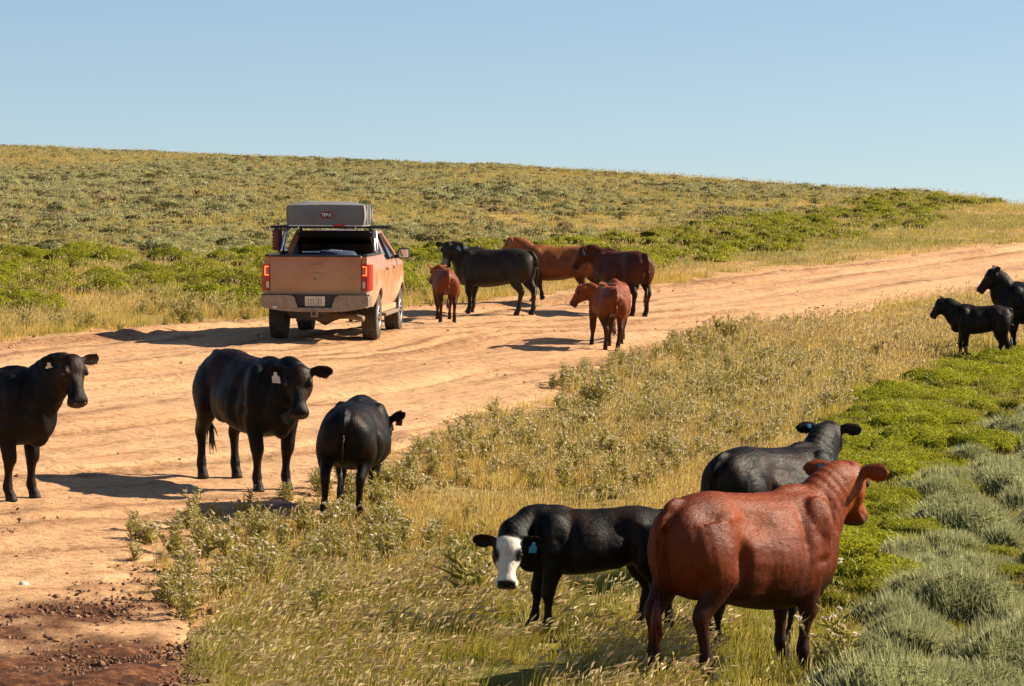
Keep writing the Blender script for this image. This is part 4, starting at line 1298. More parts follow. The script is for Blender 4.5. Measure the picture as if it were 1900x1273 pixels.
    # badge: red hexagonal ring, dark field, white letters
    def hexa(rx, rz, cx=.02, cz=2.085):
        return [(cx + rx * x, cz + rz * z) for x, z in ((-1, .12), (-.82, .72), (-.4, .95), (0, 1.0), (.4, .95), (.82, .72), (1, .12), (1, -.12), (.82, -.66), (.4, -.94), (0, -1.0), (-.4, -.94), (-.82, -.66), (-1, -.12))]
    b = MB(); b.prism(hexa(.125, .066), 'y', y0 - .020, y0 - .008); bd = b.build("badge", m_plain("badge_red", (.42, .035, .025), .5), G)
    b = MB(); b.prism(hexa(.105, .050), 'y', y0 - .023, y0 - .0195); b.build("badge_field", m_plain("badge_black", (.010, .009, .009), .5), bd)
    cu = bpy.data.curves.new("t", 'FONT'); cu.body = "TEPUI"; cu.size = .078; cu.extrude = .002; cu.align_x = 'CENTER'; cu.align_y = 'CENTER'; cu.offset = .0016
    to = bpy.data.objects.new("t", cu); COL.objects.link(to)
    me = bpy.data.meshes.new_from_object(to.evaluated_get(bpy.context.evaluated_depsgraph_get()))
    bpy.data.objects.remove(to)
    me.transform(Matrix.Translation((.02, y0 - .026, 2.085)) @ Matrix.Rotation(math.pi / 2, 4, 'X') @ Matrix.Scale(.86, 4, (1, 0, 0)))
    link("lettering", me, bd, m_plain("badge_white", (.75, .74, .72), .5))
    # fuel can on the left rack upright
    F = empty("fuel_can"); F.matrix_basis = M
    tag(F, "dark red flat fuel can strapped upright at the truck's left bed rail", "fuel can")
    RED = m_plain("can_red", (.17, .012, .010), .45)
    b = MB(); b.box((-.90, .50, 1.655), (.10, .42, .36), .03)
    for k in range(6): b.box((-.955, .50, 1.52 + k * .055), (.02, .36, .022), .006)
    b.build("can_body", RED, F, angle=35)
    b = MB(); b.tube([(-.90, .36, 1.83), (-.90, .36, 1.885)], .035, 10); b.build("cap", BLACK, F)
    b = MB(); b.box((-.845, .50, 1.64), (.02, .30, .40), .004); b.box((-.82, .50, 1.50), (.06, .10, .10)); b.build("mount_plate", BLACK, F)
    # bags in the bed
    Bg = empty("cargo_bag"); Bg.matrix_basis = M
    tag(Bg, "dark blue bag lying in the truck bed behind the window", "bag")
    b = MB(); b.tube([(-.50, .55, 1.30), (-.42, .55, 1.30), (0, .56, 1.32), (.40, .55, 1.30), (.48, .55, 1.30)], [.10, .17, .185, .17, .10], 14); b.build("bag_body", CLOTH_B, Bg, smooth=True)
    b = MB(); b.box((.05, .42, 1.475), (.34, .05, .012), .004); b.box((-.30, .40, 1.455), (.3, .10, .02), .006); b.build("bag_label", PALE, Bg)

build_truck()
# loose stone on the road behind the truck
def make_stone(name, px, py, r, label):
    gx, gy = at(px, py)
    bm = bmesh.new(); bmesh.ops.create_icosphere(bm, subdivisions=2, radius=1)
    rr = random.Random(px)
    for v in bm.verts: v.co = Vector((v.co.x * r, v.co.y * r, max(v.co.z, -.4) * r * .85)) * rr.uniform(.75, 1.15)
    me = bpy.data.meshes.new(name); bm.to_mesh(me); bm.free()
    o = link(name, me, None, m_plain("pale_stone", (.52, .46, .38), .85, var=.3, scale=20))
    o.location = (gx, gy, float(base_z(gx, gy)) + r * .3)
    tag(o, label, "stone")
make_stone("stone", 573, 633, .055, "small pale stone lying on the road behind the truck")
make_stone("stone", 44, 1089, .045, "small dark clod alone on the dirt near the bottom left")

# ------------------------------------------------------------------ vegetation
def dome(seed, R_, H_, sub, lobes=()):
    """The dense inside of a bush, an uneven mound."""
    bm = bmesh.new(); bmesh.ops.create_icosphere(bm, subdivisions=sub, radius=1.0)
    rr = random.Random(seed)
    vs = []
    for v in bm.verts:
        a = math.atan2(v.co.y, v.co.x)
        k = 1 + .13 * math.sin(3 * a + seed) + .09 * math.sin(6 * a + 2 * seed + 4 * v.co.z) + .07 * math.sin(9 * v.co.x + seed) * math.sin(8 * v.co.y + 2 * seed) + rr.uniform(-.05, .05)
        vs.append((v.co.x * R_ * k, v.co.y * R_ * k, max(v.co.z, -.15) * H_ * k))
    fs = [tuple(v.index for v in f.verts) for f in bm.faces]
    bm.free()
    return vs, fs

def blades_mesh(name, specs, mats, core=None):
    """specs: list of (points, widths, side vector, material index, tip values)."""
    vs = []; fs = []; mi = []; tips = []
    if core:
        vs += core[0]; fs += core[1]; mi += [1] * len(core[1]); tips += [0.0] * len(core[0])
    for pts, wd, side, m, tip in specs:
        b = len(vs)
        for p, w in zip(pts, wd):
            vs.append((p[0] - side[0] * w, p[1] - side[1] * w, p[2] - side[2] * w)); vs.append((p[0] + side[0] * w, p[1] + side[1] * w, p[2] + side[2] * w))
        for i in range(len(pts) - 1):
            fs.append((b + 2 * i, b + 2 * i + 1, b + 2 * i + 3, b + 2 * i + 2)); mi.append(m)
        for t in tip: tips += [t, t]
    me = bpy.data.meshes.new(name)
    me.from_pydata(vs, [], fs)
    for m in mats: me.materials.append(m)
    me.polygons.foreach_set("material_index", np.array(mi, np.int32))
    set_attr(me, "tip", tips)
    if core:
        sm = np.zeros(len(fs), bool); sm[:len(core[1])] = True
        me.polygons.foreach_set("use_smooth", sm)
    me.update()
    return me

def m_core(name, cols, scale):
    """Dense inner foliage: fine leaf-sized mottling, with shaded gaps between leaves painted dark."""
    t = NT(name)
    tc = t.n("ShaderNodeTexCoord").outputs["Object"]
    oi = t.n("ShaderNodeObjectInfo")
    f = t.noise(scale, tc, 3.0, 0.7)
    c = t.ramp(f, [(0.36, tuple(x * .22 for x in cols[0])), (0.50, cols[0]), (0.66, cols[1])])  # darkest stop paints the shade in the gaps between leaves
    c = t.mix(0.5, c, t.ramp(oi.outputs["Random"], [(0, (.65, .65, .65)), (1, (1.2, 1.15, 1.1))]), 'MULTIPLY')
    return t.done(t.bsdf(c, 0.9, t.bump(f, 1.0, 0.05), Specular_IOR_Level=0.05))

def shoot(rr, base, d, ln, w, m=0, bend=0.25, seg=2):
    d = Vector(d).normalized()
    side = d.cross(Vector((rr.gauss(0, 1), rr.gauss(0, 1), rr.gauss(0, 1)))).normalized()
    bd = Vector((rr.gauss(0, 1), rr.gauss(0, 1), rr.uniform(0, 1))) * bend * ln
    p0 = Vector(base); pts = []; wd = []; tip = []
    for i in range(seg + 1):
        t = i / seg
        pts.append(p0 + d * ln * t + bd * t * t); wd.append(w * (0.55 + 0.9 * t) * (1 - t) + w * 0.12 if seg > 1 else w * (1 - .7 * t)); tip.append(t)
    return (pts, wd, side, m, tip)

def grass_tuft(seed, n, h, spread, w, lean=(0, 0), mats=(), heads=0, head_len=.07, head_w=.009, curve=.35):
    rr = random.Random(seed); sp = []
    for k in range(n):
        a = rr.uniform(0, 2 * math.pi); r = spread * math.sqrt(rr.random())
        b = Vector((r * math.cos(a), r * math.sin(a), -.03))
        H = h * rr.uniform(.45, 1.1)
        out = Vector((math.cos(a), math.sin(a), 0)) * rr.uniform(.1, curve) + Vector((lean[0] * rr.uniform(.4, 1.3), lean[1] * rr.uniform(.4, 1.3), 0))
        side = Vector((rr.gauss(0, 1), rr.gauss(0, .5), 0)).normalized()
        pts = [b + Vector((out.x * H * t * t, out.y * H * t * t, H * t * (1 - .18 * t * out.length))) for t in (0, .4, .75, 1.0)]
        sp.append((pts, [w, w * .85, w * .5, w * .08], side, 0, (0, .35, .7, 1)))
    for k in range(heads):
        a = rr.uniform(0, 2 * math.pi); r = spread * math.sqrt(rr.random())
        b = Vector((r * math.cos(a), r * math.sin(a), 0)); H = h * rr.uniform(.8, 1.2)
        L = Vector((lean[0] * rr.uniform(.5, 1.4) + rr.gauss(0, .12), lean[1] + rr.gauss(0, .15), 0))
        pts = [b + Vector((L.x * H * t * t, L.y * H * t * t, H * t * (1 - .15 * t * L.length))) for t in (0, .5, 1.0)]
        side = Vector((rr.gauss(0, 1), rr.gauss(0, .6), 0)).normalized()
        sp.append((pts, [w * .5, w * .45, w * .4], side, 0, (0, .5, .9)))
        d = (pts[2] - pts[1]).normalized(); d = (d + Vector((L.x * 1.1, L.y, -.25 * L.length))).normalized()
        hl = head_len * rr.uniform(.7, 1.2)
        for q in range(3):
            sv = d.cross(Vector((rr.gauss(0, 1), rr.gauss(0, 1), rr.gauss(0, 1)))).normalized()
            e = [pts[2] + d * hl * t + Vector((L.x, L.y, -.6)) * hl * .22 * t * t for t in (0, .3, .65, 1.0)]
            sp.append((e, [head_w * .4, head_w, head_w * .8, head_w * .1], sv, 1, (0, 0, 0, 0)))
    return blades_mesh("tuft", sp, mats)

def sage_mesh(seed, n, R_, H_, ln, w, mats, stalks=0, sub=2, up=.7, rnd=.12):
    rr = random.Random(seed); sp = []
    for k in range(n):
        a = rr.uniform(0, 2 * math.pi)
        el = math.acos(rr.uniform(0.0, 1))
        q = (1 + .13 * math.sin(3 * a + seed)) * rr.uniform(.78, 1.0)
        u = Vector((math.sin(el) * math.cos(a), math.sin(el) * math.sin(a), math.cos(el)))
        p = Vector((R_ * q * u.x, R_ * q * u.y, H_ * q * u.z))
        d = u + Vector((rr.gauss(0, rnd), rr.gauss(0, rnd), up + rr.gauss(0, rnd)))
        l_ = ln * rr.uniform(.55, 1.25)
        sp.append(shoot(rr, p - d.normalized() * l_ * .5, d, l_, w * rr.uniform(.7, 1.3), 0, .12))
    for k in range(stalks):
        a = rr.uniform(0, 2 * math.pi); r = R_ * math.sqrt(rr.random()) * .9
        p = Vector((r * math.cos(a), r * math.sin(a), H_ * .7 * math.sqrt(max(0, 1 - (r / R_) ** 2))))
        sp.append(shoot(rr, p, Vector((rr.gauss(0, .12), rr.gauss(0, .12), 1)), H_ * rr.uniform(.3, .65), w * .5, 0, .06))
    return blades_mesh("foliage", sp, mats, dome(seed, R_ * .84, H_ * .86, sub))

def rabbit_mesh(seed, n, R_, H_, ln, w, mats, sub=2):
    rr = random.Random(seed); sp = []; cv = []; cf = []
    lob = [(rr.uniform(-.55, .55) * R_, rr.uniform(-.55, .55) * R_, rr.uniform(.50, .75)) for _ in range(4)] + [(0, 0, .85)]
    for i, (cx, cy, q) in enumerate(lob):
        v, f = dome(seed * 7 + i, R_ * q * .88, H_ * q * .90, sub if i == len(lob) - 1 else max(1, sub - 1))
        b = len(cv); cv += [(x + cx, y + cy, z) for x, y, z in v]; cf += [tuple(b + j for j in t) for t in f]
    wts = [q * q for _, _, q in lob]
    for k in range(n):
        cx, cy, q = rr.choices(lob, wts)[0]
        a = rr.uniform(0, 2 * math.pi); el = math.acos(rr.uniform(0.0, 1)); rad = rr.uniform(.82, 1.04) * q
        u = Vector((math.sin(el) * math.cos(a), math.sin(el) * math.sin(a), math.cos(el)))
        p = Vector((cx + R_ * rad * u.x, cy + R_ * rad * u.y, H_ * rad * u.z))
        l_ = ln * rr.uniform(.5, 1.3)
        d = u + Vector((rr.gauss(0, .4), rr.gauss(0, .4), .45 + rr.gauss(0, .3)))
        sp.append(shoot(rr, p - d.normalized() * l_ * .5, d, l_, w * rr.uniform(.7, 1.3), 0, .25))
    return blades_mesh("foliage", sp, mats, (cv, cf))

def weed_mesh(seed, H_, nst, mats, leafw=.012, flowers=True, fs=1.0):
    """Branching weed: stems, narrow toothed leaves, small white flower heads."""
    rr = random.Random(seed); sp = []
    def star(p, r):
        for q in range(4):
            a = q * math.pi / 4 + rr.uniform(0, .5)
            d = Vector((math.cos(a), math.sin(a), rr.uniform(-.2, .5))).normalized()
            s = d.cross(Vector((rr.gauss(0, .5), rr.gauss(0, .5), 1))).normalized()
            sp.append(([p - d * r, p + Vector((0, 0, r * .3)), p + d * r], [r * .25, r * .55, r * .25], s, 2, (0, 0, 0)))
    for k in range(nst):
        a = rr.uniform(0, 2 * math.pi); lean = rr.uniform(.08, .75)
        h = H_ * rr.uniform(.6, 1.1) * (1 - .25 * lean)
        d = Vector((math.cos(a) * lean, math.sin(a) * lean, 1)).normalized()
        pts = [Vector((rr.gauss(0, .02), rr.gauss(0, .02), -.03)) + d * h * t + Vector((0, 0, .12 * h * t * t)) for t in (0, .35, .7, 1)]
        s = Vector((rr.gauss(0, 1), rr.gauss(0, 1), 0)).normalized()
        sp.append((pts, [.006, .005, .004, .003], s, 1, (0, .3, .6, 1)))
        nl = int(9 + h * 26)
        for j in range(nl):
            t = rr.uniform(.08, 1.0)
            p = pts[0].lerp(pts[3], t)
            an = rr.uniform(0, 2 * math.pi)
            ld = Vector((math.cos(an), math.sin(an), rr.uniform(.1, .9)))
            sp.append(shoot(rr, p, ld, rr.uniform(.05, .11) * (1.25 - .6 * t), leafw * rr.uniform(.6, 1.2), 0, .35))
        nb = rr.randint(2, 4)
        for j in range(nb):
            t = rr.uniform(.5, .95); p = pts[0].lerp(pts[3], t); an = rr.uniform(0, 2 * math.pi)
            e = p + Vector((math.cos(an) * .09, math.sin(an) * .09, rr.uniform(.06, .14))) * (H_ / .5)
            sp.append(([p, (p + e) / 2, e], [.003, .003, .002], s, 1, (.5, .7, 1)))
            for q in range(3): sp.append(shoot(rr, p.lerp(e, rr.random()), Vector((rr.gauss(0, 1), rr.gauss(0, 1), .6)), rr.uniform(.03, .06), leafw * .8, 0, .3))
            if flowers and rr.random() < .45: star(e, fs * rr.uniform(.008, .012))
        if flowers: star(pts[3], fs * rr.uniform(.008, .013))
    return blades_mesh("foliage", sp, mats)

# ---- materials
M_DRY = m_leaf("dry_grass", [(.32, .18, .028), (.46, .285, .055), (.54, .37, .10), (.38, .255, .040)], .5, tipcol=(.64, .45, .13))
M_OLIVE = m_leaf("olive_grass", [(.16, .135, .014), (.26, .215, .022), (.36, .275, .04), (.22, .205, .02)], .5, tipcol=(.54, .42, .085))
M_LUSH = m_leaf("green_grass", [(.10, .115, .009), (.17, .175, .014), (.24, .21, .022)], .5, tipcol=(.36, .31, .045))
M_HEAD = m_leaf("seed_heads", [(.66, .51, .23), (.80, .68, .38), (.60, .42, .19), (.74, .56, .32)], .55)
M_SAGE = m_leaf("sage_leaves", [(.14, .15, .055), (.22, .225, .09), (.30, .30, .13), (.19, .195, .06)], .3, tipcol=(.52, .50, .24))
M_SAGE_FAR = m_leaf("far_sage_leaves", [(.12, .115, .038), (.20, .185, .075), (.28, .26, .12), (.16, .145, .045)], .25, tipcol=(.52, .48, .22))
M_RABBIT = m_leaf("rabbitbrush_leaves", [(.14, .155, .006), (.21, .225, .008), (.29, .275, .010), (.17, .18, .007)], .35, tipcol=(.46, .43, .02))
M_RABBIT_B = m_leaf("olive_brush_leaves", [(.10, .095, .010), (.15, .135, .014), (.20, .165, .020), (.13, .12, .010)], .25, tipcol=(.34, .28, .035))
M_WEED = m_leaf("weed_leaves", [(.14, .135, .018), (.22, .20, .030), (.30, .25, .045), (.17, .16, .020)], .45, tipcol=(.44, .36, .075))
M_STEM = m_leaf("woody_stems", [(.05, .042, .018), (.085, .065, .028)], .0)
M_WSTEM = m_leaf("weed_stems", [(.20, .17, .06), (.30, .24, .09)], .2)
M_FLOWER = m_leaf("pale_flowers", [(.74, .60, .46), (.80, .68, .54), (.70, .54, .42)], .35)

# ---- scatter helpers
def cand(y0, y1, dens, margin=3.0, jit=1.0):
    """Jittered points per square metre over the wedge the picture sees, with a margin."""
    out = []
    st = 1.0 / math.sqrt(dens)
    ys = np.arange(y0, y1, st)
    wmax = 0.157 * y1 + margin
    xs = np.arange(-wmax, wmax, st)
    X, Y = np.meshgrid(xs, ys)
    X = X + RNG.uniform(-.5, .5, X.shape) * st * jit; Y = Y + RNG.uniform(-.5, .5, Y.shape) * st * jit
    X = X.ravel(); Y = Y.ravel()
    k = np.abs(X) < 0.157 * Y + margin
    return X[k], Y[k]

def surf_z(x, y):
    return land_z(x, y) - 0.03

_protos = {}
def protos(key, meshes):
    c = bpy.data.collections.new("protos_" + key)
    for i, me in enumerate(meshes):
        me.name = key + "_%02d" % i
        o = bpy.data.objects.new(key + "_%02d" % i, me); c.objects.link(o)
    return c, len(meshes)

def gn_scatter(name, label, cat, pc, X, Y, sc, rz, zoff=0.0, tilt=0.12):
    """One object of uncountable plants: points carrying shared plant meshes."""
    coll, n = pc
    N = len(X)
    if N == 0: return
    me = bpy.data.meshes.new(name)
    co = np.stack([X, Y, surf_z(X, Y) + zoff], -1)
    me.vertices.add(N); me.vertices.foreach_set("co", co.astype(np.float32).ravel())
    set_attr(me, "rot", np.stack([RNG.normal(0, tilt, N), RNG.normal(0, tilt, N), rz], -1), 'FLOAT_VECTOR')
    sc = np.asarray(sc)
    hz = RNG.uniform(.8, 1.2, N)
    set_attr(me, "scl", np.stack([sc, sc, sc * hz], -1), 'FLOAT_VECTOR')
    set_attr(me, "pick", RNG.integers(0, n, N), 'INT')
    o = link(name, me)
    g = bpy.data.node_groups.new(name, 'GeometryNodeTree')
    g.interface.new_socket("Geometry", in_out='INPUT', socket_type='NodeSocketGeometry')
    g.interface.new_socket("Geometry", in_out='OUTPUT', socket_type='NodeSocketGeometry')
    gi = g.nodes.new('NodeGroupInput'); go = g.nodes.new('NodeGroupOutput')
    ip = g.nodes.new('GeometryNodeInstanceOnPoints'); ip.inputs['Pick Instance'].default_value = True
    ci = g.nodes.new('GeometryNodeCollectionInfo'); ci.inputs['Collection'].default_value = coll
    ci.inputs['Separate Children'].default_value = True; ci.inputs['Reset Children'].default_value = True
    def attr(nm, typ):
        a = g.nodes.new('GeometryNodeInputNamedAttribute'); a.data_type = typ; a.inputs['Name'].default_value = nm; return a.outputs['Attribute']
    e2r = g.nodes.new('FunctionNodeEulerToRotation')
    g.links.new(attr("rot", 'FLOAT_VECTOR'), e2r.inputs[0])
    g.links.new(gi.outputs[0], ip.inputs['Points']); g.links.new(ci.outputs[0], ip.inputs['Instance'])
    g.links.new(attr("pick", 'INT'), ip.inputs['Instance Index']); g.links.new(e2r.outputs[0], ip.inputs['Rotation'])
    g.links.new(attr("scl", 'FLOAT_VECTOR'), ip.inputs['Scale']); g.links.new(ip.outputs[0], go.inputs[0])
    md = o.modifiers.new("scatter", 'NODES'); md.node_group = g
    tag(o, label, cat, kind="stuff")
    return o

def clear_of(X, Y, spots, r):
    k = np.ones(len(X), bool)
    for (a, b) in spots: k &= (X - a) ** 2 + (Y - b) ** 2 > r * r
    return k

def keep_visible(X, Y, m=40):
    u, v = project(X, Y, land_z(X, Y) + .3)
    return (u > -m) & (u < 1900 + m) & (v < 1273 + 90)

# ---- plant prototypes
P_DRY = protos("dry", [grass_tuft(10 + i, 46, .18, .11, .0042, (.18, 0), (M_DRY, M_HEAD), heads=5, head_len=.05, head_w=.006) for i in range(4)])
P_OLV = protos("olv", [grass_tuft(20 + i, 48, .16, .12, .0045, (.15, 0), (M_OLIVE, M_HEAD), heads=3, head_len=.045, head_w=.005) for i in range(4)])
P_LSH = protos("lsh", [grass_tuft(30 + i, 46, .14, .12, .0048, (.14, 0), (M_LUSH, M_HEAD), heads=1, head_len=.045, head_w=.005) for i in range(3)])
P_FOX = protos("fox", [grass_tuft(40 + i, 40, .20, .12, .0045, (.40, .05), (M_OLIVE if i % 2 else M_LUSH, M_HEAD), heads=8, head_len=.070, head_w=.0075) for i in range(4)])
P_FARG = protos("farg", [grass_tuft(50 + i, 34, .22, .30, .010, (.18, 0), (M_DRY if i < 1 else M_OLIVE, M_HEAD), heads=4, head_len=.08, head_w=.014) for i in range(4)])
C_SAGE = m_core("sage_inner", [(.14, .15, .055), (.32, .315, .145)], 48)
C_SAGE_FAR = m_core("far_sage_inner", [(.18, .168, .055), (.36, .33, .145)], 18)
C_RAB = m_core("rabbitbrush_inner", [(.125, .135, .006), (.31, .30, .012)], 44)
C_RAB_FAR = m_core("far_brush_inner", [(.11, .112, .006), (.26, .24, .013)], 24)
M_DARKB = m_leaf("dark_brush_leaves", [(.055, .06, .018), (.085, .085, .026), (.12, .115, .035)], .2, tipcol=(.20, .18, .06))
C_DARKB = m_core("dark_brush_inner", [(.045, .045, .014), (.11, .10, .03)], 18)
M_DEADB = m_leaf("dead_brush_twigs", [(.16, .10, .05), (.26, .17, .09), (.34, .24, .13)], .1, tipcol=(.40, .30, .17))
C_DEADB = m_core("dead_brush_inner", [(.12, .075, .035), (.25, .17, .09)], 18)
P_FARS = protos("fars", [sage_mesh(60 + i, 170, .48, (.22, .25, .17, .28, .23, .21, .18)[i], .085, .014, ((M_SAGE_FAR, C_SAGE_FAR) if i < 4 else (M_DARKB, C_DARKB) if i < 6 else (M_DEADB, C_DEADB)), sub=2, up=.5, rnd=.45) for i in range(7)])
P_FARR = protos("farr", [rabbit_mesh(70 + i, 320, .50, .24, .07, .011, (M_RABBIT if i < 2 else M_RABBIT_B, C_RAB_FAR), sub=2) for i in range(4)])
S_NEAR = [sage_mesh(80 + i, 1500, .42, .36, .085, .0042, (M_SAGE, C_SAGE), stalks=120, sub=3) for i in range(4)]
S_HILL = [sage_mesh(85 + i, 480, .46, .40, .070, .0085, (M_SAGE_FAR, C_SAGE_FAR) if i < 4 else (M_DARKB, C_DARKB), up=.5, rnd=.4, sub=3) for i in range(5)]
R_NEAR = [rabbit_mesh(90 + i, 2200, .46, .34, .045, .0048, (M_RABBIT, C_RAB), sub=3) for i in range(4)]
R_BANK = [rabbit_mesh(100 + i, 1300, .50, .44, .050, .0062, (M_RABBIT if i != 3 else M_RABBIT_B, C_RAB_FAR), sub=3) for i in range(4)]
W_NEAR = [weed_mesh(110 + i, .36, 12, (M_WEED, M_WSTEM, M_FLOWER), .0105, fs=1.25) for i in range(5)]
P_WEED = protos("weedp", [weed_mesh(120 + i, .28, 6, (M_WEED, M_WSTEM, M_FLOWER), .0085, fs=1.6) for i in range(4)])
P_SAGEP = protos("sagep", [sage_mesh(130 + i, 450, .28, .22, .10, .006, (M_SAGE, C_SAGE), stalks=50) for i in range(3)])
P_RABP = protos("rabp", [rabbit_mesh(140 + i, 800, .32, .18, .050, .006, (M_RABBIT if i else M_RABBIT_B, C_RAB)) for i in range(3)])

def bush(name, me, x, y, s, label, cat, group, hz=1.0, zoff=0.0):
    o = bpy.data.objects.new(name, me); COL.objects.link(o)
    o.location = (x, y, float(land_z(x, y)) - .03 + zoff); o.rotation_euler = (random.gauss(0, .08), random.gauss(0, .08), random.uniform(0, 6.28)); o.scale = (s, s, s * hz)
    tag(o, label, cat, group)
    return o

def where_bank(x, y):
    u = float(px_of(np.array([x]), np.array([y]))[0][0])
    return "left of the truck" if u < 490 else "behind the truck" if u < 800 else "behind the standing cows" if u < 1200 else "above the road right of the cows"

def where_near(x, y):
    u, v = [float(a[0]) for a in px_of(np.array([x]), np.array([y]))]
    return "in front of the black cows on the road" if u < 780 and v > 800 else "beside the curve of the road" if u < 1300 and v > 660 else "along the road toward the right edge"

# ---- bushes one can count
# green brush on the bank beyond the road
X, Y = cand(56, 150, 1.15, 4)
k = zone(X, Y, Z_BANK) & (road_sd(X, Y) > .9) & (fbm(X * .45, Y * .30, 201, 3) > .37) & (Y < crest_y(X) - 1)
X, Y = X[k], Y[k]
order = np.argsort(Y)
ind, rest = order[:290], order[290:]
for i in ind:
    bush("green_bush", random.choice(R_BANK), X[i], Y[i], random.uniform(.9, 1.75), "low green brush clump on the bank " + where_bank(X[i], Y[i]), "bush", "green brush clumps on the far bank", random.uniform(.42, .72))
gn_scatter("green_brush", "green brush running along the bank up to the skyline", "brush", P_FARR, X[rest], Y[rest], RNG.uniform(.7, 1.4, len(rest)), RNG.uniform(0, 6.28, len(rest)))
# green brush at the right of the verge
X, Y = cand(22, 66, 1.9, 3)
k = zone(X, Y, Z_GREEN) & (fbm(X * .5, Y * .5, 205, 2) > .30)
X, Y = X[k], Y[k]
order = np.argsort(Y)[:280]
for i in order:
    bush("bright_green_bush", random.choice(R_NEAR), X[i], Y[i], random.uniform(.8, 1.7), "bright green brush clump between the dry grass and the sage", "bush", "bright green brush on the right", random.uniform(.45, .75))
# sage at the lower right
X, Y = cand(21, 60, 1.9, 3)
k = zone(X, Y, Z_SAGE) & (fbm(X * .6, Y * .6, 207, 2) > .24)
X, Y = X[k], Y[k]
order = np.argsort(Y)[:290]
for i in order:
    g = random.random() < .22
    if g: bush("bright_green_bush", random.choice(R_NEAR), X[i], Y[i], random.uniform(.6, 1.0), "green brush clump growing among the grey sage", "bush", "green clumps among the sage", random.uniform(.45, .7))
    else: bush("sagebrush", random.choice(S_NEAR), X[i], Y[i], random.choice((.6, .8, 1.0, 1.3, 1.5)) * random.uniform(.85, 1.15), "grey-green sagebrush at the lower right", "bush", "sagebrush at the lower right", random.uniform(.5, .85))
# white-flowered weeds along both road edges
X, Y = cand(24, 75, 2.0, 2)
d = fbm(X * .5, Y * .4, 211, 3)
k = ((zone(X, Y, Z_WEED) & (d > .43)) | (zone(X, Y, Z_FARWEED) & (d > .50))) & (road_sd(X, Y) > -.05) & keep_visible(X, Y)
X, Y = X[k], Y[k]
order = np.argsort(Y)[:280]
far = np.array([i for i in np.argsort(Y)[280:]], int)
for i in order:
    bush("flowering_weed", random.choice(W_NEAR), X[i], Y[i], random.uniform(.5, 1.05), "weed with tiny white flowers " + where_near(X[i], Y[i]), "weed", "white-flowered weeds along the road", random.uniform(.8, 1.2))
# lone weeds picked out by the photograph
for px, py, s, lb in ((1098, 775, 1.7, "tall dark flowering weed standing alone at the near road edge"), (1540, 1262, 1.5, "pale thistle in front of the red cow"),
                      (868, 1118, 1.5, "leafy dark weed beside the white-faced calf"), (600, 1218 - 60, 1.1, "straggly weed on the churned soil edge"),
                      (1352, 640, 1.6, "dark bushy weed on the road verge beyond the calves"), (345, 605, 1.5, "bushy weed on the far road edge left of the truck")):
    gx, gy = at(px, py); bush("tall_weed", random.choice(W_NEAR), gx, gy, s, lb, "weed", None, 1.1)
gn_scatter("far_weeds", "flowering weeds farther along the road edges", "weeds", P_WEED, X[far], Y[far], RNG.uniform(.8, 1.5, len(far)), RNG.uniform(0, 6.28, len(far)))

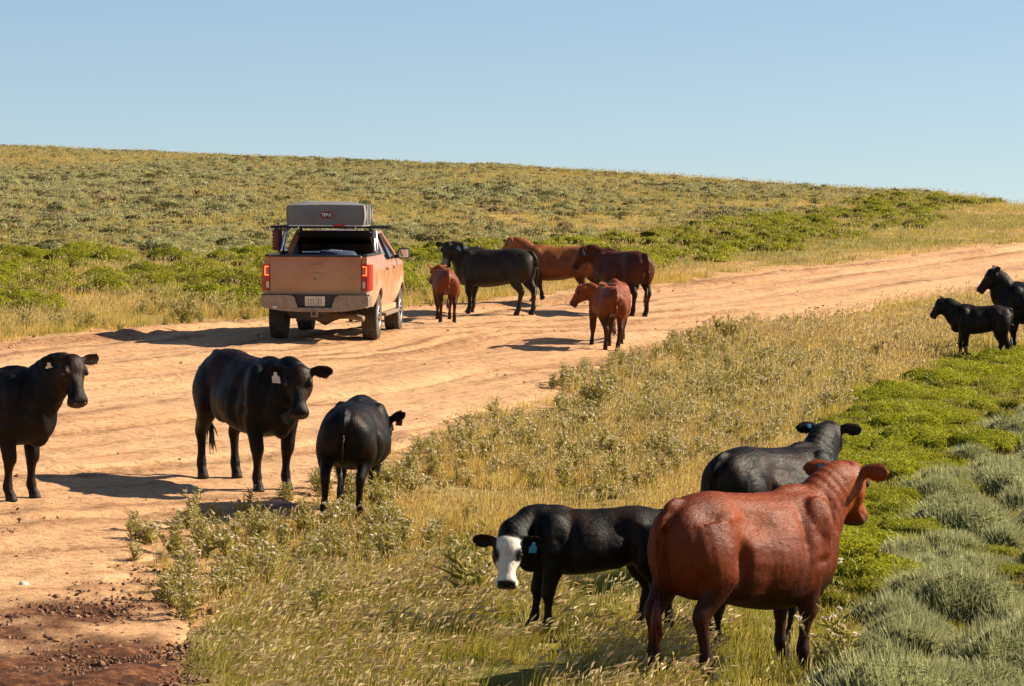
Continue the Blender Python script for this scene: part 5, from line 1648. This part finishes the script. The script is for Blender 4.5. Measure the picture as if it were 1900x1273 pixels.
# ---- uncountable cover
def ground_cover():
    # near verge
    X, Y = cand(21.5, 96, 62, 2)
    sd = road_sd(X, Y)
    fox = zone(X, Y, Z_FOX); lush = zone(X, Y, Z_LUSH); gz = zone(X, Y, Z_GREEN) | zone(X, Y, Z_SAGE); wz = zone(X, Y, Z_WEED); fw = Y > far_y(X)
    patch = fbm(X * .7, Y * .55, 221, 4); n2 = fbm(X * .25, Y * .2, 223, 3)
    dens = np.where(sd < .15, 0, np.clip((sd - .1) / np.where(fox, .5, 1.6), .06, 1.0))
    dens = dens * np.where(wz & ~fox, np.clip((patch - .36) * 5, .05, .8), np.clip((patch - .28) * 6, .15, 1))
    k = (RNG.random(len(X)) < dens * np.clip(50 / Y, .35, 1) ** 2) & (sd > .1) & ~fw & keep_visible(X, Y)
    kind = np.where(fox, 3, np.where(lush, 2, np.where(gz, 2, np.where(n2 > .56, 1, 0))))
    mixr = RNG.random(len(X))
    kind = np.where((kind == 0) & (mixr < .30), 1, kind); kind = np.where((kind == 2) & (mixr < .28), 1, kind); kind = np.where((kind == 3) & (mixr < .22), 1, kind)
    kind = np.where((kind == 1) & (mixr > .80), 0, kind)
    for q, nm, lb, pc in ((0, "dry_grass", "dry golden grass on the verge between road and brush", P_DRY), (1, "olive_grass", "olive grass mixed through the verge", P_OLV),
                          (2, "green_grass", "short green grass under the red cow and the brush", P_LSH), (3, "seeding_grass", "wind-bent grass with pale seed heads in the foreground", P_FOX)):
        m = k & (kind == q)
        N = int(m.sum())
        big = np.clip(Y[m] / 40, .9, 1.6) * np.where(gz[m], .62, 1.0)
        gn_scatter(nm, lb, "grass", pc, X[m], Y[m], RNG.uniform(.7, 1.25, N) * big, RNG.normal(0, .5, N) if q == 3 else RNG.normal(0, .9, N))
    # small weeds with flowers through the verge
    X, Y = cand(23, 66, 7.0, 2)
    sd = road_sd(X, Y); d = fbm(X * .45, Y * .35, 227, 3)
    wz = zone(X, Y, Z_WEED) | (zone(X, Y, [(900, 740), (1330, 640), (1740, 620), (1560, 760), (1350, 860), (1000, 940), (800, 900)]))
    k = wz & (sd > -.1) & (d > .39) & keep_visible(X, Y)
    gn_scatter("verge_weeds", "small white-flowered weeds crowding the verge", "weeds", P_WEED, X[k], Y[k], RNG.uniform(.6, 1.25, k.sum()), RNG.uniform(0, 6.28, k.sum()))
    # low filler under the brush and sage
    X, Y = cand(22, 64, 4.5, 2)
    k = zone(X, Y, Z_SAGE) & (fbm(X * .8, Y * .7, 261, 3) > .48)
    gn_scatter("sage_cover", "low sage shoots filling between the sagebrush", "sage", P_SAGEP, X[k], Y[k], RNG.uniform(.6, 1.2, k.sum()), RNG.uniform(0, 6.28, k.sum()))
    k = zone(X, Y, Z_GREEN)
    gn_scatter("green_cover", "low green shoots filling between the brush clumps", "brush", P_RABP, X[k], Y[k], RNG.uniform(.6, 1.2, k.sum()), RNG.uniform(0, 6.28, k.sum()))
    # beyond the road
    X, Y = cand(54, 125, 13, 4)
    sd = road_sd(X, Y); d = fbm(X * .3, Y * .2, 231, 3)
    bk = zone(X, Y, Z_BANK)
    k = (Y > far_y(X)) & (sd > .12) & (Y < crest_y(X) + 4) & (RNG.random(len(X)) < np.where(bk, .5, np.clip((d - .22) * 4, .25, 1)) * np.clip((sd + .1) / .9, .15, 1)) & keep_visible(X, Y)
    near = Y < 82
    m = k & near; kk = RNG.random(len(X))
    for q, nm, lb, pc in ((0, "bank_dry_grass", "dry grass along the far side of the road", P_DRY), (1, "bank_olive_grass", "olive grass along the far side of the road", P_OLV)):
        mm = m & ((kk < .55) if q == 0 else (kk >= .55))
        gn_scatter(nm, lb, "grass", pc, X[mm], Y[mm], RNG.uniform(1.0, 1.7, mm.sum()), RNG.normal(0, .9, mm.sum()))
    X, Y = cand(80, 275, 3.4, 5)
    k = (Y > far_y(X) + .5) & (Y < crest_y(X) + 8) & keep_visible(X, Y)
    X, Y = X[k], Y[k]
    gn_scatter("hill_grass", "thin dry grass over the rise", "grass", P_FARG, X, Y, RNG.uniform(.45, .95, len(X)), RNG.normal(0, .9, len(X)))
    # sage over the rise
    X, Y = cand(66, 275, 2.8, 5)
    d = fbm(X * .10, Y * .055, 241, 3); d2 = fbm(X * .5, Y * .3, 243, 2)
    k = (Y > far_y(X) + 3) & (Y < crest_y(X) + 6) & above_bank(X, Y) & (RNG.random(len(X)) < np.clip((d - .22) * 3.4, .25, .95)) & keep_visible(X, Y)
    X, Y, d = X[k], Y[k], d[k]
    big = np.where(d > .52, .82, .60) * (.55 + .9 * fbm(X * .12, Y * .07, 271, 3))
    order = np.argsort(Y)
    ind, rest = order[:300], order[300:]
    for i in ind:
        bush("hill_sagebrush", random.choice(S_HILL), X[i], Y[i], float(big[i]) * random.uniform(.5, 1.25), "grey-green sagebrush on the rise " + where_bank(X[i], Y[i]), "bush", "sagebrush on the rise", random.uniform(.42, .72))
    gn_scatter("far_sagebrush", "sagebrush covering the rise up to the skyline", "sagebrush", P_FARS, X[rest], Y[rest], big[rest] * RNG.uniform(.5, 1.25, len(rest)), RNG.uniform(0, 6.28, len(rest)))

def far_y(x):
    return np.interp(x, far_pl[:, 0], far_pl[:, 1])
ground_cover()

# loose clods and pebbles on the road: too many to count
def clods():
    X, Y = cand(23, 80, 9, 0)
    sd = road_sd(X, Y); vv, _ = line_dist(X, Y, far_pl)
    d = fbm(X * .8, Y * .5, 251, 3)
    p = np.where(np.abs(vv - .6) < .35, .8, .03) + np.where(sd > -.7, .18, 0) + np.where(d > .62, .35, 0) + soil_mask(X, Y) * .9
    k = (sd < .3) & (RNG.random(len(X)) < p) & keep_visible(X, Y)
    ms = []
    for i in range(4):
        bm = bmesh.new(); bmesh.ops.create_icosphere(bm, subdivisions=1, radius=.028)
        rr = random.Random(i)
        for v in bm.verts: v.co = Vector((v.co.x * 1.2, v.co.y, v.co.z * .7)) * rr.uniform(.6, 1.3)
        me = bpy.data.meshes.new("clod"); bm.to_mesh(me); bm.free()
        me.materials.append(M_CLOD); ms.append(me)
    gn_scatter("clods", "small clods of earth strewn over the dirt road", "clods", protos("clodp", ms), X[k], Y[k], RNG.gamma(1.6, .22, k.sum()) + .18, RNG.uniform(0, 6, k.sum()), zoff=.05)
M_CLOD = m_leaf("clod_earth", [(.16, .075, .035), (.34, .19, .095), (.46, .28, .15)], 0.0)
clods()
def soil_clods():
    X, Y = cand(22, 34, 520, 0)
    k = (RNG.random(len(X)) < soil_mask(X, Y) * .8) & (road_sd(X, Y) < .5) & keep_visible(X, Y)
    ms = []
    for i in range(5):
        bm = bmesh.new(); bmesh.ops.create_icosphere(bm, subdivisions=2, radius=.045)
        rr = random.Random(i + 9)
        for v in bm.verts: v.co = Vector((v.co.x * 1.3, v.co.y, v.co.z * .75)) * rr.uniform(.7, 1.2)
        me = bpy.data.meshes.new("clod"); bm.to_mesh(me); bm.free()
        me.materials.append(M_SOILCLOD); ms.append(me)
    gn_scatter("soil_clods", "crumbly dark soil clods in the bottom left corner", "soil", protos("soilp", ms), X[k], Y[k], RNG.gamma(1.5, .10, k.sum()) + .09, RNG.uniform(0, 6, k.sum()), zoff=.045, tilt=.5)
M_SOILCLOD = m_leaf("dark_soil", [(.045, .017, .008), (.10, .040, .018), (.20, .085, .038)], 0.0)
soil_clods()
